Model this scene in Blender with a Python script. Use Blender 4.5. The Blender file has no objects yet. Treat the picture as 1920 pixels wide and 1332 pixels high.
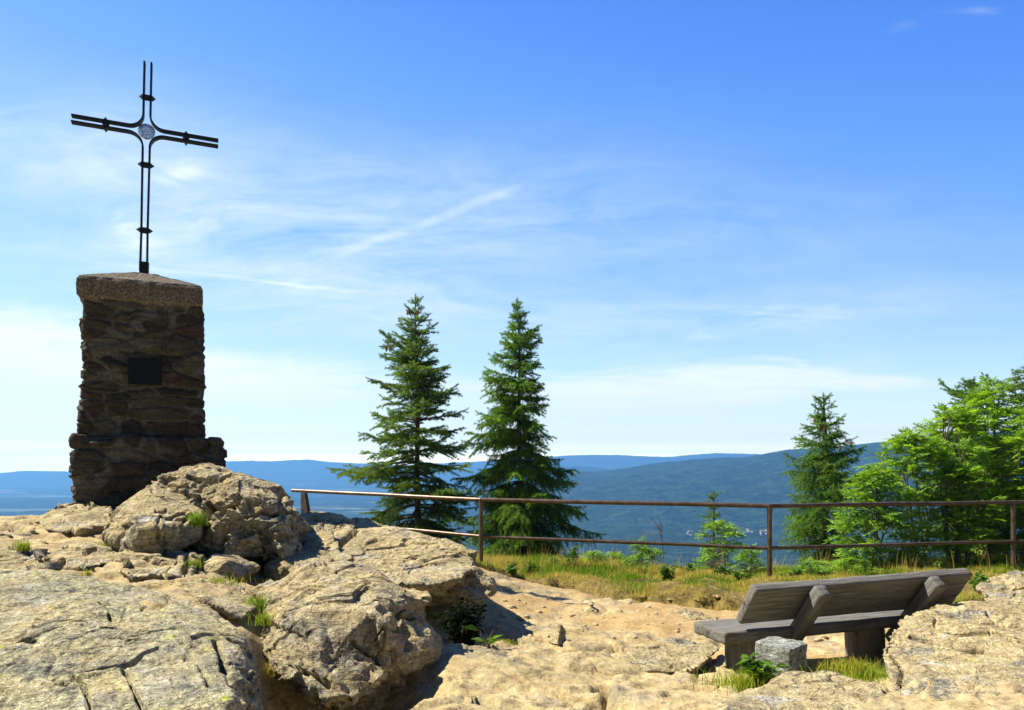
import bpy, bmesh, math, random
import numpy as np
from mathutils import Vector, Matrix

C = bpy.context.scene.collection
F = 1400.0            # focal length in photo pixels
EYE = 1.6
HY = 875.0            # horizon row in the photo
PI = math.pi

def P(px, py, d):
    """World point seen at photo pixel (px, py) at depth d metres."""
    return np.array([(px - 960.0) / F * d, d, EYE - (py - HY) / F * d])

# ------------------------------------------------------------------ noise
_rs = np.random.RandomState(7)
PERM = np.concatenate([_rs.permutation(256)] * 3)
GRAD = _rs.normal(size=(256, 3)); GRAD /= np.linalg.norm(GRAD, axis=1)[:, None]
RND = _rs.rand(256)

def _h(i, j, k):
    return PERM[PERM[PERM[i & 255] + (j & 255)] + (k & 255)]

def perlin(p):
    p = np.asarray(p, float)
    i = np.floor(p).astype(np.int64); f = p - i
    u = f * f * f * (f * (f * 6 - 15) + 10)
    out = 0
    for dx in (0, 1):
        wx = u[:, 0] if dx else 1 - u[:, 0]
        for dy in (0, 1):
            wy = u[:, 1] if dy else 1 - u[:, 1]
            for dz in (0, 1):
                wz = u[:, 2] if dz else 1 - u[:, 2]
                g = GRAD[_h(i[:, 0] + dx, i[:, 1] + dy, i[:, 2] + dz)]
                out = out + wx * wy * wz * (g[:, 0] * (f[:, 0] - dx) + g[:, 1] * (f[:, 1] - dy) + g[:, 2] * (f[:, 2] - dz))
    return out * 1.6

def fbm(p, octv=4, gain=.5, lac=2.03):
    a, s, q = 1.0, 0.0, np.array(p, float)
    for o in range(octv):
        s = s + a * perlin(q + 17.3 * o); q = q * lac; a *= gain
    return s

def ridged(p, octv=4, gain=.5, lac=2.1):
    a, s, q = 1.0, 0.0, np.array(p, float)
    for o in range(octv):
        s = s + a * (1 - 2 * np.abs(perlin(q + 9.1 * o))); q = q * lac; a *= gain
    return s

def worley(p):
    """F1, F2, id of the nearest cell."""
    p = np.asarray(p, float); i = np.floor(p).astype(np.int64)
    n = len(p); dl = np.zeros((n, 3)); f1 = np.full(n, 9.0); f2 = np.full(n, 9.0); cid = np.zeros(n, np.int64)
    for dx in (-1, 0, 1):
        for dy in (-1, 0, 1):
            for dz in (-1, 0, 1):
                h = _h(i[:, 0] + dx, i[:, 1] + dy, i[:, 2] + dz)
                c = np.stack([i[:, 0] + dx + RND[h], i[:, 1] + dy + RND[PERM[h + 31]], i[:, 2] + dz + RND[PERM[h + 77]]], 1)
                d = np.linalg.norm(p - c, axis=1)
                near = d < f1
                f2 = np.where(near, f1, np.minimum(f2, d)); cid = np.where(near, h, cid); f1 = np.where(near, d, f1); dl = np.where(near[:, None], p - c, dl)
    return f1, f2, cid, dl

def sstep(a, b, x):
    t = np.clip((x - a) / (b - a), 0, 1)
    return t * t * (3 - 2 * t)

# ------------------------------------------------------------------ mesh builder
class Geo:
    def __init__(s):
        s.v, s.n, s.loops, s.sizes, s.tone, s.mat = [], 0, [], [], [], []
    def add(s, verts, faces, tone=0.5, mat=0):
        """faces: (M,k) int array or list of index lists"""
        verts = np.asarray(verts, float).reshape(-1, 3)
        if isinstance(faces, np.ndarray):
            s.loops.append((faces + s.n).ravel()); s.sizes.append(np.full(len(faces), faces.shape[1])); nf = len(faces)
        else:
            for f in faces:
                s.loops.append(np.array(f) + s.n); s.sizes.append(np.array([len(f)]))
            nf = len(faces)
        s.mat.append(np.full(nf, mat))
        s.v.append(verts)
        s.tone.append(np.full(len(verts), tone, float) if np.isscalar(tone) else np.asarray(tone, float))
        s.n += len(verts)
    def box(s, sx, sy, sz, M=None, c=(0, 0, 0), tone=.5, mat=0, bev=0.0):
        x, y, z = sx / 2, sy / 2, sz / 2
        if bev <= 0:
            v = np.array([[a * x, b * y, d * z] for a in (-1, 1) for b in (-1, 1) for d in (-1, 1)])
            f = np.array([[0, 1, 3, 2], [4, 6, 7, 5], [0, 4, 5, 1], [2, 3, 7, 6], [0, 2, 6, 4], [1, 5, 7, 3]])
        else:
            bm = bmesh.new(); bmesh.ops.create_cube(bm, size=1)
            for q in bm.verts: q.co = (q.co.x * sx, q.co.y * sy, q.co.z * sz)
            bmesh.ops.bevel(bm, geom=bm.edges[:], offset=bev, segments=2, affect='EDGES', profile=.6)
            bm.verts.index_update()
            v = np.array([q.co[:] for q in bm.verts]); f = [[q.index for q in fc.verts] for fc in bm.faces]; bm.free()
        v = v + np.array(c)
        if M is not None: v = v @ np.array(M.to_3x3()).T + np.array(M.translation)
        s.add(v, f, tone, mat)
    def tube(s, pts, rad, k=8, tone=.5, cap=True, mat=0):
        pts = np.asarray(pts, float); n = len(pts)
        rad = np.full(n, rad, float) if np.isscalar(rad) else np.asarray(rad, float)
        t = np.gradient(pts, axis=0); t /= np.linalg.norm(t, axis=1)[:, None] + 1e-12
        ref = np.array([0, 0, 1.0]) if abs(t[0, 2]) < .9 else np.array([1.0, 0, 0])
        a = np.cross(t, ref); a /= np.linalg.norm(a, axis=1)[:, None] + 1e-12
        b = np.cross(t, a)
        ang = np.arange(k) * 2 * PI / k
        v = pts[:, None, :] + rad[:, None, None] * (np.cos(ang)[None, :, None] * a[:, None, :] + np.sin(ang)[None, :, None] * b[:, None, :])
        v = v.reshape(-1, 3)
        i = np.arange(n - 1)[:, None] * k; j = np.arange(k)[None, :]; jn = (j + 1) % k
        f = np.stack([i + j, i + jn, i + k + jn, i + k + j], 2).reshape(-1, 4)
        s.add(v, f, tone, mat)
        if cap:
            s.add(v[:k], [list(range(k))[::-1]], tone, mat); s.add(v[-k:], [list(range(k))], tone, mat)
    def build(s, name, mats, parent=None, loc=None, smooth=False, local=True):
        v = np.concatenate(s.v) if s.v else np.zeros((0, 3))
        if loc is not None and local: v = v - np.array(loc)
        lp = np.concatenate(s.loops).astype(np.int32); sz = np.concatenate(s.sizes).astype(np.int32)
        o = mesh_obj(name, v, lp, sz, mats, np.concatenate(s.tone), smooth, np.concatenate(s.mat))
        if loc is not None: o.location = loc
        if parent is not None: o.parent = parent
        return o

def mesh_obj(name, v, loops, sizes, mats, tone=None, smooth=False, midx=None, attrs=None):
    me = bpy.data.meshes.new(name)
    me.vertices.add(len(v)); me.vertices.foreach_set('co', np.asarray(v, np.float32).ravel())
    me.loops.add(len(loops)); me.loops.foreach_set('vertex_index', np.asarray(loops, np.int32))
    me.polygons.add(len(sizes))
    st = np.concatenate([[0], np.cumsum(sizes)[:-1]]).astype(np.int32)
    me.polygons.foreach_set('loop_start', st)
    me.polygons.foreach_set('use_smooth', np.full(len(sizes), smooth))
    if not isinstance(mats, (list, tuple)): mats = [mats]
    for m in mats: me.materials.append(m)
    if midx is not None and len(mats) > 1: me.polygons.foreach_set('material_index', midx.astype(np.int32))
    me.update(calc_edges=True); me.validate()
    al = dict(attrs or {})
    if tone is not None: al['tone'] = tone
    for k, a in al.items():
        at = me.attributes.new(k, 'FLOAT', 'POINT'); at.data.foreach_set('value', np.asarray(a, np.float32))
    o = bpy.data.objects.new(name, me); C.objects.link(o)
    return o

def tag(o, label=None, cat=None, group=None, kind=None):
    if label: o['label'] = label
    if cat: o['category'] = cat
    if group: o['group'] = group
    if kind: o['kind'] = kind
    return o

def empty(name, loc, rz=0.0):
    o = bpy.data.objects.new(name, None); C.objects.link(o); o.empty_display_size = .2
    o.location = loc; o.rotation_euler = (0, 0, rz); return o

def vnormals(v, tris):
    n = np.cross(v[tris[:, 1]] - v[tris[:, 0]], v[tris[:, 2]] - v[tris[:, 0]])
    out = np.zeros_like(v)
    for k in range(3):
        for a in range(3): out[:, a] += np.bincount(tris[:, k], n[:, a], len(v))
    return out / (np.linalg.norm(out, axis=1)[:, None] + 1e-12)

# ------------------------------------------------------------------ materials
class NT:
    def __init__(s, name):
        s.m = bpy.data.materials.new(name); s.m.use_nodes = True; s.t = s.m.node_tree; s.t.nodes.clear()
        s.out = s.t.nodes.new('ShaderNodeOutputMaterial')
    def n(s, typ, **kw):
        nd = s.t.nodes.new('ShaderNode' + typ)
        for k, v in kw.items():
            if k.startswith('_'): setattr(nd, k[1:], v)
        for k, v in kw.items():
            if k.startswith('_'): continue
            key = int(k[1:]) if k[0] == 'i' and k[1:].isdigit() else k.replace('__', ' ')
            sock = nd.inputs[key]
            if hasattr(v, 'is_output') or isinstance(v, bpy.types.NodeSocket): s.t.links.new(v, sock)
            else:
                if sock.type == 'RGBA' and len(v) == 3: v = (*v, 1)
                sock.default_value = v
        return nd
    def link(s, a, b): s.t.links.new(a, b)
    def noise(s, vec, scale, detail=4, rough=.55, dist=0.0, out='Fac'):
        return s.n('TexNoise', Vector=vec, Scale=scale, Detail=detail, Roughness=rough, Distortion=dist).outputs[out]
    def ramp(s, fac, stops, interp='LINEAR'):
        r = s.n('ValToRGB', Fac=fac); cr = r.color_ramp; cr.interpolation = interp
        while len(cr.elements) < len(stops): cr.elements.new(.5)
        for e, (p, c) in zip(cr.elements, stops):
            e.position = p; e.color = (*c, 1) if not np.isscalar(c) else (c, c, c, 1)
        return r.outputs['Color']
    def mix(s, fac, a, b, mode='MIX'):
        nd = s.t.nodes.new('ShaderNodeMix'); nd.data_type = 'RGBA'; nd.blend_type = mode; nd.clamp_factor = True
        for sock, v in ((nd.inputs[0], fac), (nd.inputs[6], a), (nd.inputs[7], b)):
            if isinstance(v, bpy.types.NodeSocket): s.t.links.new(v, sock)
            elif sock.type == 'RGBA': sock.default_value = (*v, 1) if len(v) == 3 else v
            else: sock.default_value = v
        return nd.outputs[2]
    def math(s, op, a, b=None, clamp=False):
        nd = s.t.nodes.new('ShaderNodeMath'); nd.operation = op; nd.use_clamp = clamp
        for sock, v in ((nd.inputs[0], a), (nd.inputs[1], b)):
            if v is None: continue
            if isinstance(v, bpy.types.NodeSocket): s.t.links.new(v, sock)
            else: sock.default_value = v
        return nd.outputs[0]
    def attr(s, name): return s.n('Attribute', _attribute_name=name).outputs['Fac']
    def obj(s): return s.n('TexCoord').outputs['Object']
    def pos(s): return s.n('NewGeometry').outputs['Position']
    def mapping(s, vec, scale=(1, 1, 1), rot=(0, 0, 0), loc=(0, 0, 0)):
        return s.n('Mapping', Vector=vec, Scale=scale, Rotation=rot, Location=loc).outputs[0]
    def bump(s, h, dist, strength=1.0, normal=None):
        b = s.n('Bump', Height=h, Distance=dist, Strength=strength)
        if normal is not None: s.link(normal, b.inputs['Normal'])
        return b.outputs[0]
    def principled(s, col, rough=.9, normal=None, metal=0.0, spec=.3):
        b = s.n('BsdfPrincipled', Base__Color=col, Roughness=rough, Metallic=metal)
        b.inputs['Specular IOR Level'].default_value = spec
        if normal is not None: s.link(normal, b.inputs['Normal'])
        s.link(b.outputs[0], s.out.inputs['Surface'])
        return b
def mat_rock(name, tint=(1, 1, 1), lichen=.4, grey=.35, pink=.35, wide=0.0):
    t = NT(name); p = t.obj()
    w = t.mapping(p, (1, 1, 3.2), (.35, .25, .4))
    big = t.noise(p, 1.1, 4, .6)
    fol = t.noise(w, 7, 6, .65, .6)
    fine = t.noise(p, 38, 5, .7)
    tan = t.ramp(fol, [(.25, (.31, .235, .115)), (.45, (.47, .37, .19)), (.6, (.575, .465, .25)), (.8, (.66, .56, .34))])
    pk = t.ramp(fol, [(.3, (.36, .235, .15)), (.6, (.55, .41, .27)), (.8, (.62, .50, .36))])
    c = t.mix(t.ramp(t.noise(p, 2.3, 3), [(.50, 0.0), (.68, pink)]), tan, pk)
    gr = t.ramp(fol, [(.25, (.16, .15, .115)), (.5, (.36, .335, .265)), (.75, (.58, .55, .46))])
    nz = t.n('SeparateXYZ', Vector=t.n('NewGeometry').outputs['Normal']).outputs['Z']
    steep = t.math('MULTIPLY', t.math('SUBTRACT', .55, nz), 1.6, True)
    gf = t.math('ADD', t.ramp(t.noise(p, 3.1, 5, .6), [(.46 - wide, 0.0), (.66 - wide, grey)]), t.math('MULTIPLY', steep, .45), True)
    c = t.mix(gf, c, gr)
    # lichens: yellow green films and small crusts
    film = t.ramp(t.noise(p, 2.6, 6, .7), [(.47 - wide, 0.0), (.70 - wide, lichen)])
    c = t.mix(film, c, t.ramp(fine, [(.3, (.19, .175, .095)), (.5, (.43, .395, .215)), (.7, (.62, .58, .38))]))
    vo = t.n('TexVoronoi', Vector=t.n('MixRGB', Fac=.06, Color1=p, Color2=t.noise(p, 14, 3, out='Color')).outputs[0], Scale=11.0)
    crust = t.ramp(vo.outputs['Distance'], [(.16, 1.0), (.26, 0.0)])
    cm = t.math('MULTIPLY', crust, t.ramp(t.noise(p, 3.7, 3), [(.54, 0.0), (.62, min(1, lichen * 1.6))]))
    c = t.mix(cm, c, (.50, .52, .12))
    vo2 = t.n('TexVoronoi', Vector=p, Scale=23.0)
    wm = t.math('MULTIPLY', t.ramp(vo2.outputs['Distance'], [(.15, 1.0), (.3, 0.0)]), t.ramp(t.noise(p, 5.0, 3), [(.55, 0.0), (.65, .55)]))
    c = t.mix(wm, c, (.56, .55, .50))
    # black and white crust lichens with ragged rims
    bl = t.ramp(t.noise(p, 2.7, 9, .72, .4), [(.565, 0.0), (.60, .72)])
    c = t.mix(bl, c, t.ramp(fine, [(.35, (.07, .07, .062)), (.55, (.19, .185, .165)), (.7, (.34, .33, .30))]))
    wl = t.ramp(t.noise(t.mapping(p, loc=(7, 3, 5)), 3.4, 9, .72, .4), [(.59, 0.0), (.62, .7)])
    c = t.mix(wl, c, (.50, .485, .43))
    # mineral speckle and dark flecks
    c = t.mix(1.0, c, t.ramp(fine, [(.30, .30), (.43, .86), (.58, 1.08), (.72, 1.42)]), 'MULTIPLY')
    mid = t.noise(p, 15, 5, .75)
    c = t.mix(1.0, c, t.ramp(mid, [(.33, .50), (.47, 1.0), (.66, 1.25)]), 'MULTIPLY')
    fl = t.ramp(t.noise(t.mapping(p, (1, 1, 2.6), (.3, .5, .1)), 20, 4, .75), [(.32, .30), (.42, 1.0)])
    c = t.mix(1.0, c, fl, 'MULTIPLY')
    c = t.mix(1.0, c, t.ramp(t.noise(p, 120, 3, .75), [(.36, .62), (.5, 1.0), (.62, 1.3)]), 'MULTIPLY')
    c = t.mix(1.0, c, t.ramp(big, [(.3, .82), (.7, 1.1)]), 'MULTIPLY')
    c = t.mix(1.0, c, tuple(a * b for a, b in zip(tint, (.86, .865, .84))) + (1,), 'MULTIPLY')
    h = t.math('ADD', t.math('MULTIPLY', fol, 1.4), t.math('MULTIPLY', fine, .38))
    h = t.math('ADD', h, t.math('MULTIPLY', t.noise(p, 95, 3, .7), .14))
    t.principled(c, .92, t.bump(h, .035, .9), spec=.2)
    return t.m

def mat_ground():
    t = NT('ground'); p = t.pos()
    rock = t.attr('rock'); soil = t.attr('soil')
    w = t.mapping(p, (1, 1, 3), (.3, .2, .5))
    fol = t.noise(w, 6, 6, .65, .5); fine = t.noise(p, 36, 5, .7)
    rc = t.ramp(fol, [(.25, (.33, .255, .13)), (.45, (.48, .385, .205)), (.6, (.585, .48, .275)), (.8, (.67, .575, .36))])
    rc = t.mix(t.ramp(t.noise(p, 1.9, 4), [(.5, 0.0), (.7, .55)]), rc, (.45, .32, .22))
    rc = t.mix(t.ramp(t.noise(p, 1.3, 5, .6), [(.52, 0.0), (.72, .5)]), rc, (.36, .34, .20))
    rc = t.mix(t.ramp(t.noise(p, 4.1, 5, .6), [(.53, 0.0), (.66, .6)]), rc, (.30, .285, .245))
    rc = t.mix(1.0, rc, t.ramp(t.noise(p, 14, 5, .75), [(.33, .55), (.47, 1.0), (.66, 1.2)]), 'MULTIPLY')
    dc = t.ramp(t.noise(p, 5, 6, .65), [(.3, (.36, .245, .11)), (.5, (.50, .36, .175)), (.72, (.61, .47, .26))])
    sc = t.ramp(t.noise(p, 9, 5, .7), [(.3, (.075, .055, .022)), (.5, (.19, .145, .05)), (.7, (.34, .265, .10))])
    edge = t.ramp(t.math('ADD', rock, t.math('MULTIPLY', t.math('SUBTRACT', t.noise(p, 7, 6, .7), .5), .9)), [(.42, 0.0), (.58, 1.0)])
    c = t.mix(edge, dc, rc)
    se = t.ramp(t.math('ADD', soil, t.math('MULTIPLY', t.math('SUBTRACT', t.noise(p, 6, 6, .7), .5), .8)), [(.4, 0.0), (.62, 1.0)])
    c = t.mix(se, c, sc)
    c = t.mix(1.0, c, t.ramp(fine, [(.28, .55), (.42, .94), (.6, 1.04), (.75, 1.22)]), 'MULTIPLY')
    fl = t.ramp(t.noise(t.mapping(p, (1, 1, 2), (.3, .5, .1)), 17, 4, .75), [(.30, .5), (.40, 1.0)])
    c = t.mix(1.0, c, fl, 'MULTIPLY')
    c = t.mix(1.0, c, (.85, .815, .725, 1), 'MULTIPLY')
    h = t.math('ADD', t.math('MULTIPLY', fol, 1.2), t.math('MULTIPLY', fine, .45))
    t.principled(c, .95, t.bump(h, .03, .8), spec=.15)
    return t.m

def mat_leaf(name, dark, light, transl=.4, tcol=None, nscale=2.0, nz=.5):
    t = NT(name); tone = t.attr('tone')
    k = t.math('ADD', t.math('MULTIPLY', tone, 1 - nz), t.math('MULTIPLY', t.noise(t.pos(), nscale, 3), nz))
    c = t.ramp(k, [(.2, dark), (.8, light)])
    d = t.n('BsdfPrincipled', Base__Color=c, Roughness=.55 if transl > .12 else .95); d.inputs['Specular IOR Level'].default_value = .3 if transl > .12 else .05
    tc = t.mix(1.0, c, (*(tcol or (1.3, 1.25, .5)), 1), 'MULTIPLY')
    tr = t.n('BsdfTranslucent', Color=tc)
    mx = t.n('MixShader', Fac=transl); t.link(d.outputs[0], mx.inputs[1]); t.link(tr.outputs[0], mx.inputs[2])
    t.link(mx.outputs[0], t.out.inputs['Surface'])
    return t.m

def mat_grass():
    t = NT('grass'); tone = t.attr('tone')
    c = t.ramp(tone, [(0.0, (.10, .225, .014)), (.3, (.27, .40, .026)), (.55, (.48, .43, .06)), (.8, (.62, .49, .12)), (1.0, (.68, .52, .20))])
    d = t.n('BsdfDiffuse', Color=c); tr = t.n('BsdfTranslucent', Color=c)
    mx = t.n('MixShader', Fac=.4); t.link(d.outputs[0], mx.inputs[1]); t.link(tr.outputs[0], mx.inputs[2])
    t.link(mx.outputs[0], t.out.inputs['Surface'])
    return t.m

def mat_bark(name, a, b):
    t = NT(name); p = t.obj()
    n = t.noise(t.mapping(p, (6, 6, 1.5)), 5, 5, .7)
    t.principled(t.ramp(n, [(.3, a), (.7, b)]), .9, t.bump(n, .01), spec=.15)
    return t.m

def mat_wood():
    t = NT('weathered_wood'); p = t.obj()
    g = t.mapping(p, (1.2, 22, 22)); wob = t.n('MixRGB', Fac=.02, Color1=g, Color2=t.noise(p, 3, 3, out='Color'))
    n1 = t.noise(g, 1.6, 6, .65, 1.2); n2 = t.noise(t.mapping(p, (3, 70, 70)), 2.0, 4, .7)
    c = t.ramp(n1, [(.25, (.14, .13, .11)), (.45, (.27, .255, .225)), (.6, (.38, .365, .33)), (.8, (.48, .465, .42))])
    c = t.mix(t.ramp(t.noise(p, 2.4, 4), [(.5, 0.0), (.75, .5)]), c, (.20, .17, .10))
    ck = t.noise(t.mapping(p, (.9, 34, 34), (0, 0, 0), (3, 1, 2)), 1.3, 2, .5, .4)
    crk = t.ramp(ck, [(.30, .12), (.335, 1.0)])
    c = t.mix(1.0, c, crk, 'MULTIPLY')
    vk = t.n('TexVoronoi', Vector=t.mapping(p, (1.9, 4.5, 4.5)), Scale=1.0)
    kd = t.math('ADD', vk.outputs['Distance'], t.math('MULTIPLY', t.noise(p, 30, 3), .05))
    c = t.mix(t.ramp(kd, [(.07, .85), (.12, .45), (.17, 0.0)]), c, (.06, .045, .03))
    c = t.mix(1.0, c, t.ramp(n2, [(.3, .26), (.5, .54), (.8, .66)]), 'MULTIPLY')
    h = t.math('ADD', n1, t.math('MULTIPLY', n2, .5))
    t.principled(c, .85, t.bump(h, .008, .8), spec=.2)
    return t.m

def mat_masonry():
    t = NT('masonry'); p = t.obj(); tone = t.attr('tone'); joint = t.attr('joint')
    w = t.mapping(p, (1, 1, 3.5))
    n = t.noise(w, 6, 6, .68, .5)
    a = t.ramp(tone, [(.0, (.07, .06, .05)), (.2, (.20, .165, .125)), (.4, (.12, .105, .085)), (.6, (.30, .27, .21)), (.8, (.15, .115, .085)), (1.0, (.22, .14, .11))])
    c = t.mix(1.0, a, t.ramp(n, [(.25, .35), (.5, .9), (.75, 1.35)]), 'MULTIPLY')
    c = t.mix(t.ramp(t.noise(p, 3.3, 5, .7), [(.52, 0.0), (.68, .7)]), c, (.20, .19, .06))
    c = t.mix(t.ramp(t.noise(p, 2.6, 5, .6), [(.55, 0.0), (.7, .6)]), c, (.34, .31, .25))
    mort = t.ramp(t.noise(p, 11, 5, .7), [(.3, (.17, .16, .135)), (.7, (.48, .44, .37))])
    c = t.mix(joint, c, mort)
    fine = t.noise(p, 45, 4, .7)
    c = t.mix(1.0, c, t.ramp(fine, [(.3, (.16, .17, .175)), (.5, (.37, .385, .395)), (.75, (.56, .585, .60))]), 'MULTIPLY')
    h = t.math('ADD', t.math('MULTIPLY', n, 1.2), t.math('MULTIPLY', fine, .4))
    t.principled(c, .95, t.bump(h, .03, .9), spec=.15)
    return t.m

def mat_concrete():
    t = NT('pebbled_concrete'); p = t.obj()
    vo = t.n('TexVoronoi', Vector=p, Scale=62.0)
    g = t.noise(p, 55, 5, .7)
    c = t.ramp(t.n('SeparateColor', Color=vo.outputs['Color']).outputs[0], [(0, (.23, .18, .12)), (.5, (.38, .31, .22)), (1, (.58, .51, .40))])
    c = t.mix(1.0, c, t.ramp(g, [(.3, .2), (.55, .45), (.75, .62)]), 'MULTIPLY')
    c = t.mix(t.ramp(t.noise(p, 4, 5), [(.55, 0.0), (.75, .4)]), c, (.14, .12, .09))
    h = t.math('SUBTRACT', g, vo.outputs['Distance'])
    t.principled(c, .95, t.bump(h, .012, .8), spec=.15)
    return t.m

def mat_metal(name, a, b, rough=.5, metal=.6, scale=14):
    t = NT(name); p = t.obj()
    n = t.noise(p, scale, 6, .7)
    t.principled(t.ramp(n, [(.35, a), (.65, b)]), rough, t.bump(t.noise(p, 90, 3), .002, .5), metal=metal, spec=.4)
    return t.m

def mat_glass():
    t = NT('crackled_glass'); p = t.obj()
    n = t.noise(p, 45, 5, .8)
    c = t.ramp(n, [(.40, (.04, .05, .06)), (.47, (.5, .56, .6)), (.55, (.95, .97, 1.0))])
    b = t.principled(c, .12, t.bump(n, .02, 1.0), spec=.6)
    b.inputs['Transmission Weight'].default_value = .8
    return t.m

def mat_plain(name, col, rough=.8, var=.25, scale=20):
    t = NT(name); n = t.noise(t.obj(), scale, 4, .6)
    c = t.mix(1.0, (*col, 1), t.ramp(n, [(.3, 1 - var), (.7, 1 + var)]), 'MULTIPLY')
    t.principled(c, rough, t.bump(n, .005, .5), spec=.2)
    return t.m

def mat_hills():
    t = NT('hills'); p = t.pos()
    xy = t.mapping(p, (1, 1, .4))
    n1 = t.noise(xy, .004, 6, .65); n2 = t.math('ADD', t.math('MULTIPLY', t.noise(xy, .025, 5, .75), .6), t.math('MULTIPLY', t.noise(xy, .11, 3, .7), .4))
    forest = t.ramp(n2, [(.40, (.001, .004, .003)), (.5, (.010, .024, .012)), (.58, (.036, .060, .027))])
    forest = t.mix(t.ramp(n1, [(.45, 0.0), (.7, .45)]), forest, (.022, .042, .016))
    el = t.attr('field')
    fm = t.noise(t.mapping(p, (.0006, .0016, 0)), 1.0, 5, .62, .4)
    vo = t.n('TexVoronoi', Vector=t.mapping(p, (.004, .006, 0)), Scale=1.0)
    fcol = t.ramp(t.n('SeparateColor', Color=vo.outputs['Color']).outputs[0], [(0, (.06, .10, .04)), (.5, (.12, .15, .07)), (1, (.20, .20, .12))])
    fmask = t.math('MULTIPLY', t.ramp(fm, [(.545, 0.0), (.58, 1.0)]), el)
    c = t.mix(fmask, forest, fcol)
    clear = t.math('MULTIPLY', t.ramp(t.noise(t.mapping(p, (.0022, .004, .005)), 1.0, 5, .6), [(.66, 0.0), (.72, .5)]), t.math('SUBTRACT', 1.0, el))
    c = t.mix(clear, c, (.10, .17, .04))
    t.principled(c, .95, t.bump(n2, 7.0, .9), spec=.0)
    return t.m

M = dict(
    rock=mat_rock('rock'), rock_mossy=mat_rock('rock_mossy', (1.0, 1.0, .95), lichen=.75, grey=.85, pink=.55, wide=.08),
    rock_grey=mat_rock('rock_grey', (1.0, .99, .99), lichen=.35, grey=.6, pink=.35, wide=.02),
    ground=mat_ground(), hills=mat_hills(),
    needle=mat_leaf('needles', (.018, .05, .012), (.18, .28, .04), .36, (1.4, 1.5, .5), 3.0, .4),
    needle2=mat_leaf('needles_fresh', (.02, .06, .012), (.185, .315, .035), .38, (1.3, 1.5, .5), 3.0, .4),
    leaf=mat_leaf('rowan_leaf', (.085, .19, .022), (.28, .46, .055), .5, (1.5, 1.45, .35), 1.5, .35),
    weed=mat_leaf('weed_leaf', (.04, .11, .014), (.16, .30, .03), .4, None, 2.0, .3),
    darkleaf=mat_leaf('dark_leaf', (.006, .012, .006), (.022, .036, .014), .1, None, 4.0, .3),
    grass=mat_grass(), bark=mat_bark('bark', (.05, .035, .025), (.16, .125, .095)), rowanbark=mat_bark('rowan_bark', (.10, .085, .065), (.27, .23, .18)),
    cone=mat_bark('cone_scales', (.16, .075, .03), (.34, .18, .08)),
    wood=mat_wood(), masonry=mat_masonry(), concrete=mat_concrete(),
    iron=mat_metal('black_iron', (.010, .012, .014), (.028, .032, .036), .55, .5),
    rail=mat_metal('rusty_pipe', (.085, .052, .034), (.19, .135, .095), .38, .5, 9),
    pebble=mat_plain('pale_stone', (.43, .335, .19), .95, .3, 3), plaque=mat_plain('dark_bronze', (.006, .010, .010), .95),
    glass=mat_glass(), white=mat_plain('white_render', (.8, .78, .74)), tile=mat_plain('roof_tile', (.30, .22, .18)),
    twig=mat_plain('dead_twig', (.16, .12, .09)),
)
# ------------------------------------------------------------------ rock relief shared by boulders and bedrock
FOL = np.array([.28, -.30, .91]); FOL /= np.linalg.norm(FOL)
def rock_relief(v, size=1.0, seed=0.0, ledge=.03, crack=.045, low=.07, fine=1.0, flat=0.0, facet=.06):
    """Signed displacement (m) along the normal: humps, foliation ledges, cracks, grain."""
    q = v + seed * 3.17
    d = low * fbm(q * (1.5 / max(size, .35)), 3)
    rg = 1 - .72 * flat                       # walked-on tops are smoother than broken flanks
    d += .019 * fine * rg * fbm(q * 4.2, 4, .55)
    f = FOL + .25 * np.array([math.sin(seed * 5.1), math.cos(seed * 3.3), 0]); f /= np.linalg.norm(f)
    lay = q @ f + .05 * fbm(q * 1.9, 3) + .015 * fbm(q * 7, 2)
    for hgt, amp in ((.13, 1.0), (.047, .42)):
        ph = lay / hgt; fr = ph - np.floor(ph)
        saw = np.where(fr < .78, fr / .78, (1 - fr) / .22)
        m = sstep(-.12, .38, perlin(q * 2.1 + 5 * amp))
        d += ledge * amp * m * (saw - .5) * (1 - .35 * flat)
    wv = q * np.array([1.05, 1.05, 1.7]) + .45 * np.stack([perlin(q * 2.6 + k * 11) for k in range(3)], 1)
    f1, f2, cid, dl = worley(wv)
    d -= crack * (1 - sstep(0.0, .05, f2 - f1)) * sstep(-.05, .3, perlin(q * 1.3 + 40))
    d += .03 * low / .07 * (RND[cid] - .5)
    # broken facets: every block of a jointed rock face is tilted its own way
    for fr, am in ((2.1, 1.0), (5.3, .55)):
        _, _, fc, fd = worley(q * fr + .12 * np.stack([perlin(q * fr * 1.7 + k * 7) for k in range(3)], 1))
        d += facet * am * (fd * GRAD[fc]).sum(1) * (1 - .8 * flat)
    d += .018 * fine * rg * ridged(q * 9, 3) * sstep(-.1, .4, perlin(q * 1.8 + 70))
    # short sharp fissures
    fz = np.abs(perlin(q * np.array([1.6, 3.4, 3.4]) + .5 * perlin(q * 5)[:, None] + 130)); d -= .030 * crack / .045 * (1 - sstep(0, .045, fz)) * sstep(.12, .38, perlin(q * 2.0 + 160))
    d += .0050 * fine * (1 - .4 * flat) * fbm(q * 26, 3, .6)
    return d

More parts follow.
